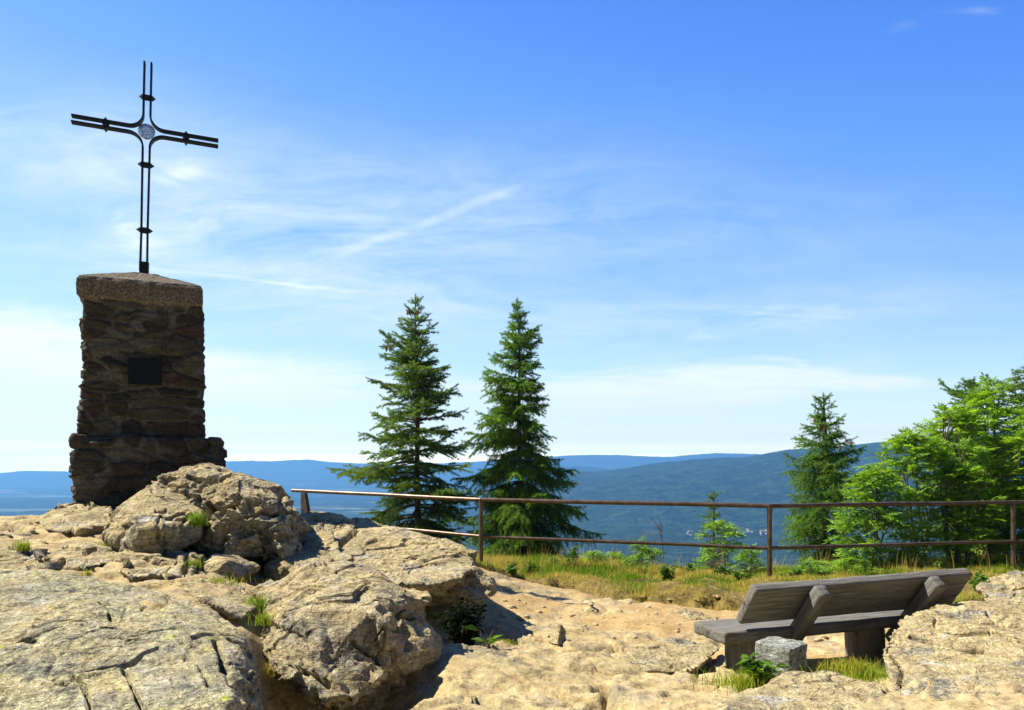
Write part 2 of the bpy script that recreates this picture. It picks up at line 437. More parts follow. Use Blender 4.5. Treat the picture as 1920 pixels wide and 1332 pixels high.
# ------------------------------------------------------------------ ground height (control points, smooth interpolation)
_px = [(900,1332,3.8),(1100,1332,3.9),(1300,1332,3.9),(700,1340,3.6),(840,1207,5.05),(960,1212,5.4),(1100,1236,5.3),(1300,1290,4.7),
       (790,1265,4.4),(1000,1270,4.6),(1200,1300,4.4),
       (1000,1165,6.8),(1200,1180,6.7),(1250,1160,7.1),(1100,1122,8.6),(1300,1112,9.2),(1150,1098,10.0),(950,1093,10.2),
       (1200,1088,11.0),(1443,1108,10.2),(1900,1090,11.2),(1390,1262,5.4),(1640,1238,5.6),(1550,1222,6.5),(1700,1150,8.0),
       (1080,1068,12.3),(1700,1084,11.5),(1850,1084,11.6),(1900,1155,6.6),(1920,1332,3.6),(1500,1100,9.5),(1480,1290,4.6),
       (100,968,7.8),(0,980,7.8),(200,960,8.0),(100,1034,6.0),(0,1100,4.7),(300,1098,4.9),(440,1085,5.3),(350,1064,5.6),(-200,985,7.5),
       (600,975,8.2),(700,992,8.4),(800,1035,9.5),(902,1082,11.3)]
_xyz = [(-4,8.8,1.06),(-3.2,8.6,1.02),(-5,9.6,.85),(-6,11,-.5),(-3.3,10.5,.25),(-8,9.5,.5),(-8,12,-1.2),(-2,11.5,.1),
        (-1.08,3.55,-.35),(-1.0,4.2,-.2),(-.75,5.2,.2),(-.6,5.9,.25),(-1.9,5.9,.55),(-1.5,6.4,.5),(-1.8,3.0,.5),(-1.5,4.0,.62),(-1.05,4.6,.35),
        (0,1,.0),(-2,1,.2),(2,1,.1),(0,2.5,.22),(2,2.6,.3),(-4,2,.6),(-6,5,.9),(0,13.6,-.2),(1.5,13.6,-.7),(3,13.4,-.7),(5.5,14,-.5),(8,14,-.4),
        (-3.5,13.5,-.5),(-1.9,15,-.4),(.2,14.0,.12),(.1,15.5,-.8),(3,16,-2.2),(7,16.5,-1.6),(-3,17.5,-2.2),(-8,15,-2.6),(11,12,.1),(12,6,.5),(12,16,-1.6),(-11,7,.7),(-10,2,.6),(9,2,.5),
        (0,20,-4),(8,20,-4),(-8,20,-5),(14,20,-4)]
CP = np.array([P(*a) for a in _px] + [np.array(a, float) for a in _xyz])
_D = np.linalg.norm(CP[:, None, :2] - CP[None, :, :2], axis=2)
def _kern(r): return np.sqrt(r * r + .35 ** 2)
_A = np.zeros((len(CP) + 1,) * 2); _A[:-1, :-1] = _kern(_D) - 4e-2 * np.eye(len(CP)); _A[-1, :-1] = 1; _A[:-1, -1] = 1
_W = np.linalg.solve(_A, np.concatenate([CP[:, 2], [0]]))
def base_z(x, y):
    x = np.atleast_1d(np.asarray(x, float)); y = np.atleast_1d(np.asarray(y, float)); z = np.empty_like(x)
    for a in range(0, len(x), 20000):
        r = np.hypot(x[a:a + 20000, None] - CP[None, :, 0], y[a:a + 20000, None] - CP[None, :, 1])
        z[a:a + 20000] = _kern(r) @ _W[:-1] + _W[-1]
    r = np.hypot(x, y)
    far = -(np.maximum(r - 12, 0)) * .5
    k = sstep(15, 21, r)
    return z * (1 - k) + far * k

_EX = np.array([-3, -.6, .1, .8, 1.2, 1.7, 2.2, 3.0, 4.2, 6.0, 9.0]); _EY = np.array([9.6, 9.7, 9.75, 9.65, 8.9, 8.55, 8.4, 8.1, 7.6, 7.3, 7.2])
def masks(x, y):
    p = np.stack([x, y, 0 * x], 1)
    edge = np.interp(x, _EX, _EY) + .35 * fbm(p * 1.1, 4) + .1 * perlin(p * 6)
    soil = sstep(-.35, .15, y - edge)
    left = sstep(.0, -.8, x - np.interp(y, [0, 4, 6, 8, 11], [6, 6, -.1, -1.2, -2.6]) + .3 * fbm(p * 1.2 + 9, 3))
    slab = sstep(.3, -.5, y - np.interp(x, [-1, .4, 1.2, 1.55, 2, 4], [6.3, 7.0, 6.6, 5.6, 4.6, 4.4]) + .5 * fbm(p * .9 + 3, 4))
    patch = sstep(.02, .3, fbm(p * .8 + 21, 4)) * .9
    rock = np.maximum(np.maximum(left, slab), patch) * (1 - soil * (x > -1.0))
    return rock, soil * (1 - sstep(-.2, -1.5, x) * sstep(11.0, 10.0, y)), edge

GROUND_CRACKS = [([(1243, 1217), (1262, 1212), (1292, 1204)], 5, .09), ([(1298, 1262), (1318, 1240), (1340, 1222), (1352, 1218)], 13, .20), ([(1126, 1298), (1136, 1306), (1150, 1316), (1160, 1326)], 9, .16),
    ([(1245, 1316), (1264, 1312), (1282, 1318)], 4, .06), ([(940, 1192), (985, 1200), (1035, 1204)], 6, .07), ([(1090, 1212), (1150, 1216), (1200, 1228), (1240, 1240)], 3, .045), ([(1330, 1290), (1350, 1282), (1372, 1290)], 4, .05),
    ([(990, 1250), (1010, 1262), (1040, 1262)], 3, .03), ([(1100, 1262), (1150, 1270), (1200, 1262)], 2.5, .03), ([(1190, 1180), (1230, 1186), (1290, 1184)], 3, .04), ([(900, 1252), (930, 1258), (985, 1288), (1010, 1318)], 2.5, .03),
    ([(17, 991), (26, 990), (43, 997)], 5, .08), ([(50, 1014), (60, 1007), (78, 1004), (97, 1010), (109, 1010)], 5, .10), ([(72, 997), (83, 988)], 4, .06), ([(171, 1019), (186, 1021), (207, 1019)], 4, .08),
    ([(121, 1035), (147, 1038), (162, 1042), (181, 1035)], 4, .07), ([(93, 1059), (110, 1064), (121, 1055)], 5, .07), ([(287, 1043), (297, 1031)], 3, .06), ([(180, 1073), (192, 1060)], 3, .05), ([(0, 1000), (25, 1010), (45, 1030), (60, 1050)], 3, .05),
    ([(345, 1080), (352, 1062), (350, 1045)], 6, .10), ([(210, 1060), (260, 1052), (330, 1062)], 3, .04)]
def ground_z(x, y, detail=True):
    x = np.atleast_1d(np.asarray(x, float)); y = np.atleast_1d(np.asarray(y, float))
    z = base_z(x, y); rock, soil, edge = masks(x, y)
    p = np.stack([x, y, z], 1)
    # turf bank: a ragged little scarp where the turf ends
    z = z + (.09 + .09 * np.clip(perlin(p * 1.7 + 77), -.6, 1)) * sstep(-.05, .08, y - edge) * sstep(-1.4, -.5, x) * sstep(16, 12, y) - .05 * sstep(-.6, -.05, y - edge) * sstep(.05, -.03, y - edge)
    if detail:
        k = sstep(18, 13, np.hypot(x, y))
        rel = 0.0 if detail == 'soil' else rock_relief(p, 1.2, .37, .06, .05, .04, 1.0, .74, .08) + carve(p, np.tile([0, 0, 1.0], (len(p), 1)), GROUND_CRACKS) * (y > 1)
        dirt = .012 * fbm(p * 3.3, 4) + .008 * ridged(p * 11, 3) + .02 * fbm(p * 1.1 + 4, 2)
        tuft = .03 * fbm(p * 2.4 + 8, 4) + .015 * fbm(p * 14, 2)
        z = z + k * (rock * rel + (1 - rock) * (1 - soil) * dirt + soil * tuft)
        # hollow crevice by the bench and a pit in the front slab
        for (hx, hy, hr, hd, sx) in ((1.32, 5.45, .13, .22, 1.5), (.56, 4.45, .07, .16, 1.1), (1.25, 6.0, .06, .10, 2.2), (1.15, 4.5, .05, .06, 2.0), (.95, 5.25, .035, .05, 3)):
            wx = x - hx + .07 * perlin(p * 7); wy = y - hy + .07 * perlin(p * 7 + 30) + .25 * (x - hx)
            g = sstep(1.3, .7, np.sqrt((wx / sx) ** 2 + wy ** 2) / hr)
            z = z - hd * g
    return z

def build_ground():
    rr = [.35]
    while rr[-1] < 60:
        r = rr[-1]
        rr.append(r + (.10 if r < 2 else .0062 * r if r < 13 else .02 * r if r < 20 else .12 * r))
    rr = np.array(rr)
    front = np.arange(-46, 46.001, .33); back = np.arange(52, 308, 7.0)
    th = np.radians(np.concatenate([front, back])); n = len(th)
    X = rr[:, None] * np.sin(th)[None, :]; Y = rr[:, None] * np.cos(th)[None, :]
    x, y = X.ravel(), Y.ravel()
    z = ground_z(x, y); rock, soil, _ = masks(x, y)
    i = np.arange(len(rr) - 1)[:, None] * n; j = np.arange(n)[None, :]; jn = (j + 1) % n
    f = np.stack([i + j, i + n + j, i + n + jn, i + jn], 2).reshape(-1, 4)[:, ::-1]
    v = np.stack([x, y, z], 1)
    o = mesh_obj('ground', v, f.ravel(), np.full(len(f), 4), M['ground'], None, True, None, dict(rock=rock, soil=soil))
    tag(o, kind='structure'); return o

# ------------------------------------------------------------------ far hills
def _crest(tp, pts): a = np.array(pts, float); return np.interp(tp, a[:, 0], a[:, 1])
NEAR = [(-2500, 985), (850, 975), (900, 955), (950, 928), (1000, 906), (1050, 892), (1090, 886), (1140, 883.5), (1200, 873), (1250, 866), (1300, 862), (1350, 859), (1400, 857), (1440, 850), (1480, 845),
        (1540, 842), (1600, 838), (1650, 834), (1700, 830), (1740, 825), (1780, 820), (1850, 815), (1950, 812), (2400, 850), (3500, 985)]
MID = [(-2500, 930), (700, 930), (880, 905), (960, 888), (1030, 877), (1060, 875), (1110, 877), (1150, 884), (1220, 896), (1400, 925), (3500, 930)]
FAR = [(-2500, 890), (-300, 892), (0, 888), (40, 884.5), (80, 885.5), (130, 887), (250, 884), (330, 876), (400, 869), (430, 866), (470, 864.5), (505, 866), (550, 862.5), (580, 863), (620, 868), (680, 871), (760, 873),
       (850, 868), (950, 862), (1050, 856), (1110, 853.5), (1160, 853.5), (1210, 855.5), (1260, 857), (1300, 853), (1340, 850.5), (1380, 851.5), (1420, 853), (1480, 858), (1700, 868), (3500, 890)]
PLAIN = -140.0
def hill_z(x, y):
    r = np.hypot(x, y); tp = 960 + F * x / np.maximum(y, .25 * r)
    tp = np.where(y < .25 * r, np.where(x > 0, 3500, -2500), tp)
    p = np.stack([x, y, 0 * x], 1)
    pl = PLAIN + 9 * fbm(p / 800, 4)
    out = pl
    gully = ridged(p / 280 + .4 * np.stack([perlin(p / 460 + k) for k in range(3)], 1), 4)
    for crest, dc, d0, rough in ((NEAR, 2600, 1250, 13), (MID, 4200, 3300, 11), (FAR, 6500, 5400, 12)):
        H = EYE - (_crest(tp, crest) - HY) / F * dc * np.maximum(y, .25 * r) / r
        yy = r
        g = sstep(d0, dc, yy) * (1 - .6 * sstep(dc, dc * 1.5, yy))
        zz = pl + np.maximum(H - PLAIN, 0) * g ** .85
        near_top = sstep(.55, 1.0, g)
        zz = zz + rough * gully * g * (1 - .9 * near_top) + (1.4 + dc / 5000) * fbm(p / 70, 3) * g
        out = np.maximum(out, zz)
    mt = -(r - 12) * .5 - .4
    return np.where(r < 330, np.maximum(out, mt), out)

def build_hills():
    rr = [42.0]
    while rr[-1] < 6800: rr.append(rr[-1] * (1.05 if rr[-1] < 800 else 1.008))
    rr = np.array(rr)
    front = np.arange(-40, 40.001, .13); back = np.arange(44, 316, 4.0)
    th = np.radians(np.concatenate([front, back])); n = len(th)
    x = (rr[:, None] * np.sin(th)[None, :]).ravel(); y = (rr[:, None] * np.cos(th)[None, :]).ravel()
    z = hill_z(x, y)
    field = sstep(-130, -450, x) * sstep(30, 5, z - PLAIN) * sstep(700, 1200, np.hypot(x, y))
    i = np.arange(len(rr) - 1)[:, None] * n; j = np.arange(n)[None, :]; jn = (j + 1) % n
    f = np.stack([i + j, i + n + j, i + n + jn, i + jn], 2).reshape(-1, 4)[:, ::-1]
    o = mesh_obj('hills', np.stack([x, y, z], 1), f.ravel(), np.full(len(f), 4), M['hills'], None, True, None, dict(field=field))
    tag(o, kind='structure'); return o

def build_village():
    rng = np.random.RandomState(5); made = None; k = 0
    for i in range(26):
        px = rng.uniform(1280, 1335) if i < 9 else rng.uniform(1370, 1440); py = 999 + rng.normal() * 3.5 + (1335 - px) * .01
        d = np.linspace(900, 2600, 900); q = np.array([P(px, py, a) for a in d])
        hz = hill_z(q[:, 0], q[:, 1]); hit = np.nonzero(q[:, 2] < hz)[0]
        if not len(hit): continue
        pt = q[hit[0]]; loc = (pt[0], pt[1], hz[hit[0]] - .5)
        s = rng.uniform(.18, .30)
        if made is None:
            e = empty('village_house', loc); g = Geo(); g.box(15, 11, 8, c=(0, 0, 4)); w = g.build('wall', M['white'], e)
            h = Geo(); v = [(-8.2, -6.4, 7.8), (8.2, -6.4, 7.8), (8.2, 6.4, 7.8), (-8.2, 6.4, 7.8), (-8.2, 0, 12.5), (8.2, 0, 12.5)]
            h.add(v, [[0, 1, 5, 4], [2, 3, 4, 5], [0, 4, 3], [1, 2, 5], [0, 3, 2, 1]]); h.build('roof', M['tile'], e); made = e; o = e
        else:
            o = made.copy(); C.objects.link(o)
            for ch in list(made.children):
                c = ch.copy(); C.objects.link(c); c.parent = o
            o.location = loc
        o.scale = (s, s, s); o.rotation_euler.z = rng.uniform(-.6, .6)
        tag(o, 'tiny white house of the village far down on the wooded slope', 'house', 'houses of the distant village')

def build_haze():
    g = Geo(); g.box(14000, 14000, 330, c=(0, 0, 128 - 165))
    t = NT('haze_air'); v = t.n('VolumePrincipled', Color=HAZE_COL, Density=HAZE_D, Anisotropy=HAZE_G); v.inputs['Density Attribute'].default_value = ''
    t.link(v.outputs[0], t.out.inputs['Volume'])
    o = g.build('haze', t.m); tag(o, kind='stuff'); return o
HAZE_COL = (.20, .52, 1.0); HAZE_D = 2.7e-4; HAZE_G = .25

# ------------------------------------------------------------------ boulders
_ICO = {}
def ico(lv):
    if lv not in _ICO:
        bm = bmesh.new(); bmesh.ops.create_icosphere(bm, subdivisions=lv, radius=1)
        v = np.array([q.co[:] for q in bm.verts]); v /= np.linalg.norm(v, axis=1)[:, None]
        f = np.array([[q.index for q in fc.verts] for fc in bm.faces]); bm.free(); _ICO[lv] = (v, f)
    return _ICO[lv]

def seg_dist(x, y, line):
    best = np.full(len(x), 1e9)
    for (ax, ay), (bx, by) in zip(line[:-1], line[1:]):
        dx, dy = bx - ax, by - ay; t = np.clip(((x - ax) * dx + (y - ay) * dy) / (dx * dx + dy * dy + 1e-9), 0, 1)
        best = np.minimum(best, np.hypot(x - ax - t * dx, y - ay - t * dy))
    return best

def carve(v, n, cracks):
    """Sculpt fissures that the photo shows: (polyline seen from the viewpoint, half width, depth m)."""
    eye = np.array([0, 0, EYE]); px = 960 + F * v[:, 0] / v[:, 1]; py = HY - F * (v[:, 2] - EYE) / v[:, 1]
    facing = sstep(-.05, .15, ((eye - v) * n).sum(1) / np.linalg.norm(eye - v, axis=1))
    wob = 3.0 * fbm(v * 9, 3); wid = 1 + .6 * perlin(v * 7 + 50)
    d = np.zeros(len(v))
    for line, w, dep in cracks:
        e = seg_dist(px + wob, py + 2.2 * fbm(v * 11 + 90, 2), line)
        d = np.minimum(d, -dep * sstep(1.0, .25, e / (w * np.clip(wid, .5, 1.6))))
    return d * facing

def boulder(name, label, px=(), xyz=(), lv=7, p=24, cracks=(), facet=.075, seed=1.0, mat='rock', ledge=.03, crack=.045, low=.07, group=None, sink=0.0, cat='rock', fine=1.0):
    pts = np.array([P(*a) for a in px] + [np.array(a, float) for a in xyz])
    # planes of the convex hull (brute force over point triples)
    nP = len(pts); tri = np.array([(i, j, k) for i in range(nP) for j in range(i + 1, nP) for k in range(j + 1, nP)])
    nn = np.cross(pts[tri[:, 1]] - pts[tri[:, 0]], pts[tri[:, 2]] - pts[tri[:, 0]]); ar = np.linalg.norm(nn, axis=1)
    tri, nn, ar = tri[ar > 1e-6], nn[ar > 1e-6], ar[ar > 1e-6]; nn = nn / ar[:, None]
    d0 = (nn * pts[tri[:, 0]]).sum(1); sd = pts @ nn.T - d0
    lo, hi = sd.min(0) > -1e-5, sd.max(0) < 1e-5
    nn = np.where(lo[:, None], -nn, nn); d0 = np.where(lo, -d0, d0); ok = lo | hi; nn, d0, tri = nn[ok], d0[ok], tri[ok]
    hv = np.unique(tri); c = pts[hv].mean(0)
    dd = d0 - nn @ c
    _, ui = np.unique(np.round(np.concatenate([nn, dd[:, None]], 1), 2), axis=0, return_index=True)
    N = nn[ui] / np.maximum(dd[ui], 1e-3)[:, None]
    dirs, f = ico(lv)
    s = np.zeros(len(dirs))
    for a in range(0, len(dirs), 20000):
        s[a:a + 20000] = (np.maximum(dirs[a:a + 20000] @ N.T, 0) ** p).sum(1)
    r = s ** (-1.0 / p)
    # flatten the sampling: more vertices are not needed, the outline is
    v = c + dirs * r[:, None] * 1.03
    ext = v.max(0) - v.min(0); size = float(np.sort(ext)[1])
    k = min(1.0, size / 1.0) ** .7
    n = vnormals(v, f)
    rel = rock_relief(v, size, seed, ledge * k, crack * k, low * k, fine * max(k, .5), sstep(.45, .85, n[:, 2]), facet * k)
    if cracks: rel = rel + carve(v, n, cracks)
    v = v + n * rel[:, None]
    loc = np.array([c[0], c[1], v[:, 2].min()])
    o = mesh_obj(name, v - loc, f.ravel(), np.full(len(f), 3), M[mat], None, True)
    o.location = loc; tag(o, label, cat, group)
    return o
def build_rocks():
    G = 'boulders of the summit outcrop'
    B = lambda *a, **k: boulder('boulder', *a, group=G, **k)
    S = lambda *a, **k: boulder('rock_slab', *a, group=G, **k)
    # the big block beside the pillar and the round one leaning on it
    B('tallest rounded boulder right in front of the pillar foot, its right flank dark',
      [(385,960,6.3),(400,1000,6.2),(440,1030,6.15),(500,1048,6.2),(552,1038,6.35),(564,985,6.55),(540,935,6.65),(470,930,6.25),(292,905,6.75),(338,874,6.85),(400,868,6.95),(455,881,6.95),(508,902,6.85),
       (300,930,7.4),(400,890,7.6),(500,925,7.5),(550,990,7.3),(330,990,7.3),(300,950,6.6),(335,975,6.45),(395,1035,6.25),(366,1012,6.35),(420,1040,6.6)], lv=8, facet=.115,
      cracks=[([(390, 942), (395, 955), (388, 972)], 8, .13), ([(419, 948), (415, 962), (423, 985), (429, 1006), (429, 1030)], 6, .12), ([(419, 944), (437, 944)], 4, .08), ([(354, 897), (387, 902), (417, 902), (440, 887)], 5, .06),
              ([(321, 933), (346, 937), (373, 933)], 4, .07), ([(496, 960), (508, 968), (521, 964)], 6, .09), ([(525, 929), (537, 960), (554, 985)], 5, .08), ([(470, 985), (500, 1000), (520, 1020)], 4, .05), ([(373, 933), (382, 960), (378, 1000)], 8, .14), ([(310, 905), (320, 918), (352, 915)], 4, .05)], seed=1.3, fine=1.5, mat='rock_grey', ledge=.045, crack=.075, low=.09)
    B('smooth tan boulder leaning on the left of the tallest one, undercut below',
      [(208,985,6.0),(228,950,6.1),(290,922,6.4),(345,932,6.4),(376,965,6.2),(354,1000,5.95),(300,1024,5.85),(243,1036,5.8),(213,1012,5.85),(285,985,5.72),(230,960,6.9),(330,940,7.0),(300,1010,6.8)],
      lv=7, seed=2.1, ledge=.022, crack=.05, low=.06,
      cracks=[([(292, 962), (306, 964), (312, 958)], 3, .05), ([(300, 973), (317, 979), (333, 970), (358, 970)], 4, .07), ([(296, 977), (295, 1004)], 3, .05), ([(335, 990), (350, 980), (365, 985)], 3, .05)])
    S('small split slab lying under the tallest boulder',
      [(368,1062,5.75),(400,1043,5.95),(450,1043,6.05),(486,1062,5.95),(450,1086,5.6),(395,1084,5.5),(420,1054,5.6),(400,1105,5.9),(465,1098,6.0)], seed=3.3, mat='rock_grey', ledge=.04, low=.04)
    S('shaded slab in the gap right of the tallest boulder',
      [(555,985,7.3),(600,983,7.1),(640,1028,6.5),(668,1070,6.05),(640,1080,5.95),(560,1080,6.0),(510,1062,6.3),(535,1010,7.0),(560,1110,6.4),(650,1105,6.5),(520,1090,6.8)], seed=4.2, mat='rock_grey')
    # the overhanging slab and its snout
    S('broad sunlit slab with a dark overhang, left of the first railing bay',
      [(600,1012,6.8),(660,993,7.4),(730,985,7.7),(800,1004,7.4),(872,1032,6.75),(890,1062,6.35),(738,1098,5.7),(700,1088,5.75),(640,1064,5.9),(800,1100,5.8),(852,1088,5.95),
       (750,1112,6.2),(850,1118,6.5),(640,1090,6.4),(750,1010,8.1),(860,1060,7.6)], lv=8, seed=5.4, ledge=.02, crack=.03, low=.05, facet=.05, cracks=[([(623, 1023), (655, 1010), (675, 997)], 5, .10), ([(760, 1060), (810, 1052), (850, 1060)], 2.5, .03), ([(820, 1010), (840, 1030), (870, 1040)], 3, .04)])
    B('grey snout of rock jutting from under the broad overhanging slab',
      [(830,1080,6.3),(890,1060,6.35),(921,1083,6.3),(925,1108,6.2),(898,1130,6.1),(850,1134,6.2),(795,1122,6.4),(830,1092,6.25),(860,1100,7.0),(912,1112,6.9)], seed=6.1, mat='rock_grey', low=.05)
    B('low tan boulder at the foot of the leftmost railing post',
      [(552,985,8.0),(600,962,8.3),(642,966,8.4),(668,985,7.9),(645,1012,7.3),(580,1004,7.4),(600,1030,7.8),(650,1020,8.2)], seed=7.7, low=.05)
    B('small tan boulder behind the broad overhanging slab, beside the mid rail end',
      [(640,975,8.4),(690,970,8.7),(732,990,8.5),(705,1002,8.0),(650,994,8.0),(690,1020,8.5)], seed=8.5, low=.04, lv=6)
    B('flat stone just under the leftmost railing post',
      [(556,966,9.0),(585,957,9.2),(622,962,9.2),(612,978,8.8),(568,980,8.8),(590,990,9.0)], seed=9.5, low=.03, lv=6)
    # foreground
    B('large two toned boulder in the middle foreground with a rough grey front',
      [(497,1102,5.0),(550,1068,5.2),(600,1061,5.35),(648,1072,5.25),(722,1082,5.15),(784,1110,4.95),(806,1165,4.75),(802,1228,4.65),(494,1155,4.6),(560,1140,4.42),(650,1138,4.32),(722,1150,4.32),
       (505,1225,4.2),(578,1296,3.95),(640,1326,3.9),(704,1296,4.0),(744,1270,4.2),(786,1240,4.4),(560,1330,4.5),(700,1305,4.9),(780,1255,5.2),(520,1245,5.0)], lv=8, seed=10.2, fine=.9, facet=.10,
      cracks=[([(707, 1192), (720, 1176), (726, 1211)], 4, .05), ([(662, 1202), (691, 1218), (713, 1224)], 5, .06), ([(723, 1140), (759, 1150), (785, 1156)], 5, .06),
              ([(499, 1169), (545, 1185), (577, 1198)], 2.5, .02), ([(545, 1250), (587, 1266), (616, 1289)], 5, .07), ([(742, 1215), (752, 1240), (748, 1262)], 5, .07), ([(765, 1165), (772, 1190), (768, 1215)], 4, .05)], mat='rock_grey', ledge=.04, crack=.05, low=.08)
    S('huge lichen covered slab filling the near left corner',
      [(-160,1095,4.3),(0,1080,4.4),(60,1073,4.5),(250,1087,4.45),(385,1133,4.15),(476,1185,3.8),(503,1230,3.75),(508,1285,3.5),(490,1370,3.15),(455,1440,2.9),(380,1215,3.4),(415,1330,2.75),(0,1420,2.45),(300,1440,2.45),(200,1200,3.3),(400,1260,3.05),
       (500,1430,3.3),(0,1700,2.6),(-400,1200,3.3),(-400,1500,2.4),(0,1200,4.7),(450,1320,4.0)], lv=8, seed=11.4, mat='rock_mossy', ledge=.014, crack=.008, low=.07, facet=.045,
      cracks=[([(233, 1248), (244, 1275), (263, 1324), (275, 1345)], 5, .07), ([(135, 1264), (152, 1278), (165, 1310), (170, 1340)], 5, .055), ([(100, 1275), (114, 1267), (176, 1248), (244, 1234), (271, 1215), (298, 1207)], 4, .03), ([(406, 1205), (433, 1243), (455, 1291), (477, 1329)], 9, .10),
              ([(374, 1237), (385, 1259), (392, 1290)], 4, .05), ([(187, 1129), (200, 1142), (209, 1159)], 4, .05), ([(35, 1202), (68, 1199)], 3, .04), ([(385, 1115), (414, 1153), (440, 1180)], 4, .05), ([(430, 1195), (470, 1205), (490, 1222)], 5, .06), ([(55, 1125), (75, 1122)], 3, .03), ([(320, 1270), (345, 1320)], 3, .03)])
    B('knobby tan rock wedged between the huge slab and the two toned boulder',
      [(325,1090,5.1),(390,1082,5.3),(440,1088,5.2),(474,1115,4.9),(480,1142,4.6),(455,1165,4.4),(390,1140,4.4),(350,1115,4.6),(420,1160,5.0)], seed=12.6, low=.06)
    S('wide rounded slab in the right corner beside the bench',
      [(1652,1215,4.75),(1668,1188,4.95),(1722,1147,5.3),(1790,1132,5.5),(1860,1127,5.6),(1960,1132,5.5),(2080,1180,5.0),(1655,1262,4.45),(1690,1340,3.9),(1760,1420,3.5),(2050,1440,3.4),(1662,1300,4.9),(1800,1260,6.0),(1950,1230,4.4),(1760,1230,4.5)],
      lv=8, seed=13.5, ledge=.02, crack=.03, low=.05, facet=.05, cracks=[([(1707, 1188), (1740, 1196), (1776, 1206), (1844, 1212)], 3.5, .045), ([(1672, 1222), (1690, 1250), (1686, 1290)], 4, .05), ([(1850, 1150), (1880, 1165), (1920, 1172)], 4, .05)])
    B('grey boulder with a smooth rim at the right picture border behind the wide slab',
      [(1834,1105,6.6),(1850,1083,6.9),(1900,1074,7.2),(1990,1078,7.1),(2010,1155,6.3),(1905,1156,6.1),(1850,1135,6.3),(1900,1110,7.6),(1950,1180,6.8)], seed=14.1, mat='rock', low=.05, crack=.02)
    S('low humped slab in front of the bench and the stone block',
      [(1330,1350,3.5),(1400,1303,4.05),(1480,1264,4.45),(1560,1268,4.45),(1625,1288,4.25),(1668,1308,4.15),(1720,1410,3.4),(1290,1410,3.2),(1500,1310,4.9),(1625,1320,4.7)], lv=8, seed=15.2, cracks=GROUND_CRACKS, fine=.7, ledge=.012, crack=.02, low=.04, facet=.03)
    S('low tan slab in the path with a dark undercut edge, left of the bench seat',
      [(1150,1236,5.35),(1205,1212,5.8),(1262,1196,6.15),(1335,1203,6.0),(1354,1214,5.85),(1326,1236,5.5),(1296,1262,5.2),(1215,1262,5.1),(1310,1232,6.0),(1290,1265,5.5),(1200,1262,5.6),(1250,1225,6.4)], seed=16.4, ledge=.012, low=.03, facet=.03, fine=.8)
    # left bedrock humps
    for i, (lab, pts) in enumerate([
        ('pale hump of rock at the left foot of the pillar', [(66,978,7.3),(108,950,7.9),(160,946,8.0),(207,958,7.7),(220,992,6.9),(150,1004,6.6),(88,998,6.7),(140,1030,7.2)]),
        ('low hump of rock at the far left skyline', [(-80,985,7.2),(0,976,7.4),(62,972,7.5),(76,1000,6.7),(0,1014,6.4),(-60,1015,6.5),(20,1040,6.9)]),
        ('small stone sitting in a mossy hollow by the left border', [(48,1022,6.1),(70,1012,6.25),(92,1018,6.2),(94,1036,5.8),(75,1045,5.75),(52,1038,5.8),(70,1050,6.1)]),
        ('ridge of rock below the smooth leaning boulder', [(82,1046,5.6),(150,1018,6.1),(200,1032,5.9),(234,1052,5.5),(160,1068,5.2),(110,1064,5.3),(150,1080,5.7)]),
        ('flat tan rock directly above the huge slab', [(215,1054,5.5),(300,1030,6.0),(368,1046,5.75),(354,1086,5.1),(240,1090,4.9),(300,1100,5.4)]),
        ('low rock at the left border above the huge slab', [(-90,1042,5.4),(0,1030,5.7),(72,1044,5.55),(86,1082,4.8),(0,1092,4.6),(-90,1090,4.7),(0,1110,5.1)])]):
        B(lab, [(a, b - (0 if i in (1, 2) else 4), c) for a, b, c in pts], seed=20.3 + i * 1.7, low=.06, ledge=.035, crack=.05, facet=.04 if i == 0 else .10, lv=6 if i == 2 else 8 if i == 4 else 7, cracks=GROUND_CRACKS if i else (), mat='rock_grey' if i == 3 else 'rock')
    # stones on the path
    boulder('path_rock', 'broad pale rock flush in the dirt path before the railing',
            [(980,1122,8.6),(1040,1105,9.1),(1100,1112,9.2),(1145,1130,8.75),(1105,1146,8.25),(1000,1142,8.25),(1060,1180,8.7)], seed=31.2, low=.03, ledge=.02, crack=.03, group='rocks in the dirt path')
    boulder('path_rock', 'rugged dark sided stone on the path left of the bench seat',
            [(1247,1154,7.3),(1275,1144,7.45),(1312,1148,7.5),(1348,1160,7.35),(1332,1170,7.1),(1268,1168,7.1),(1300,1185,7.3)], seed=32.2, mat='rock_grey', ledge=.06, low=.05, group='rocks in the dirt path')
    boulder('path_rock', 'weathered ledge of rock beside the overhanging slab snout',
            [(935,1172,6.9),(960,1150,7.6),(1020,1152,7.7),(1045,1168,7.2),(990,1180,6.8),(990,1215,7.2)], seed=33.2, low=.03, group='rocks in the dirt path')
    boulder('rock_spike', 'small dark pointed stone standing up in the path slab',
            [(1032,1205,5.75),(1040,1192,5.78),(1049,1172,5.8),(1058,1184,5.82),(1061,1206,5.75),(1046,1208,5.65),(1050,1206,5.9)], seed=34.2, mat='rock_grey', low=.02, lv=6, cat='stone')
    rng = np.random.RandomState(11)
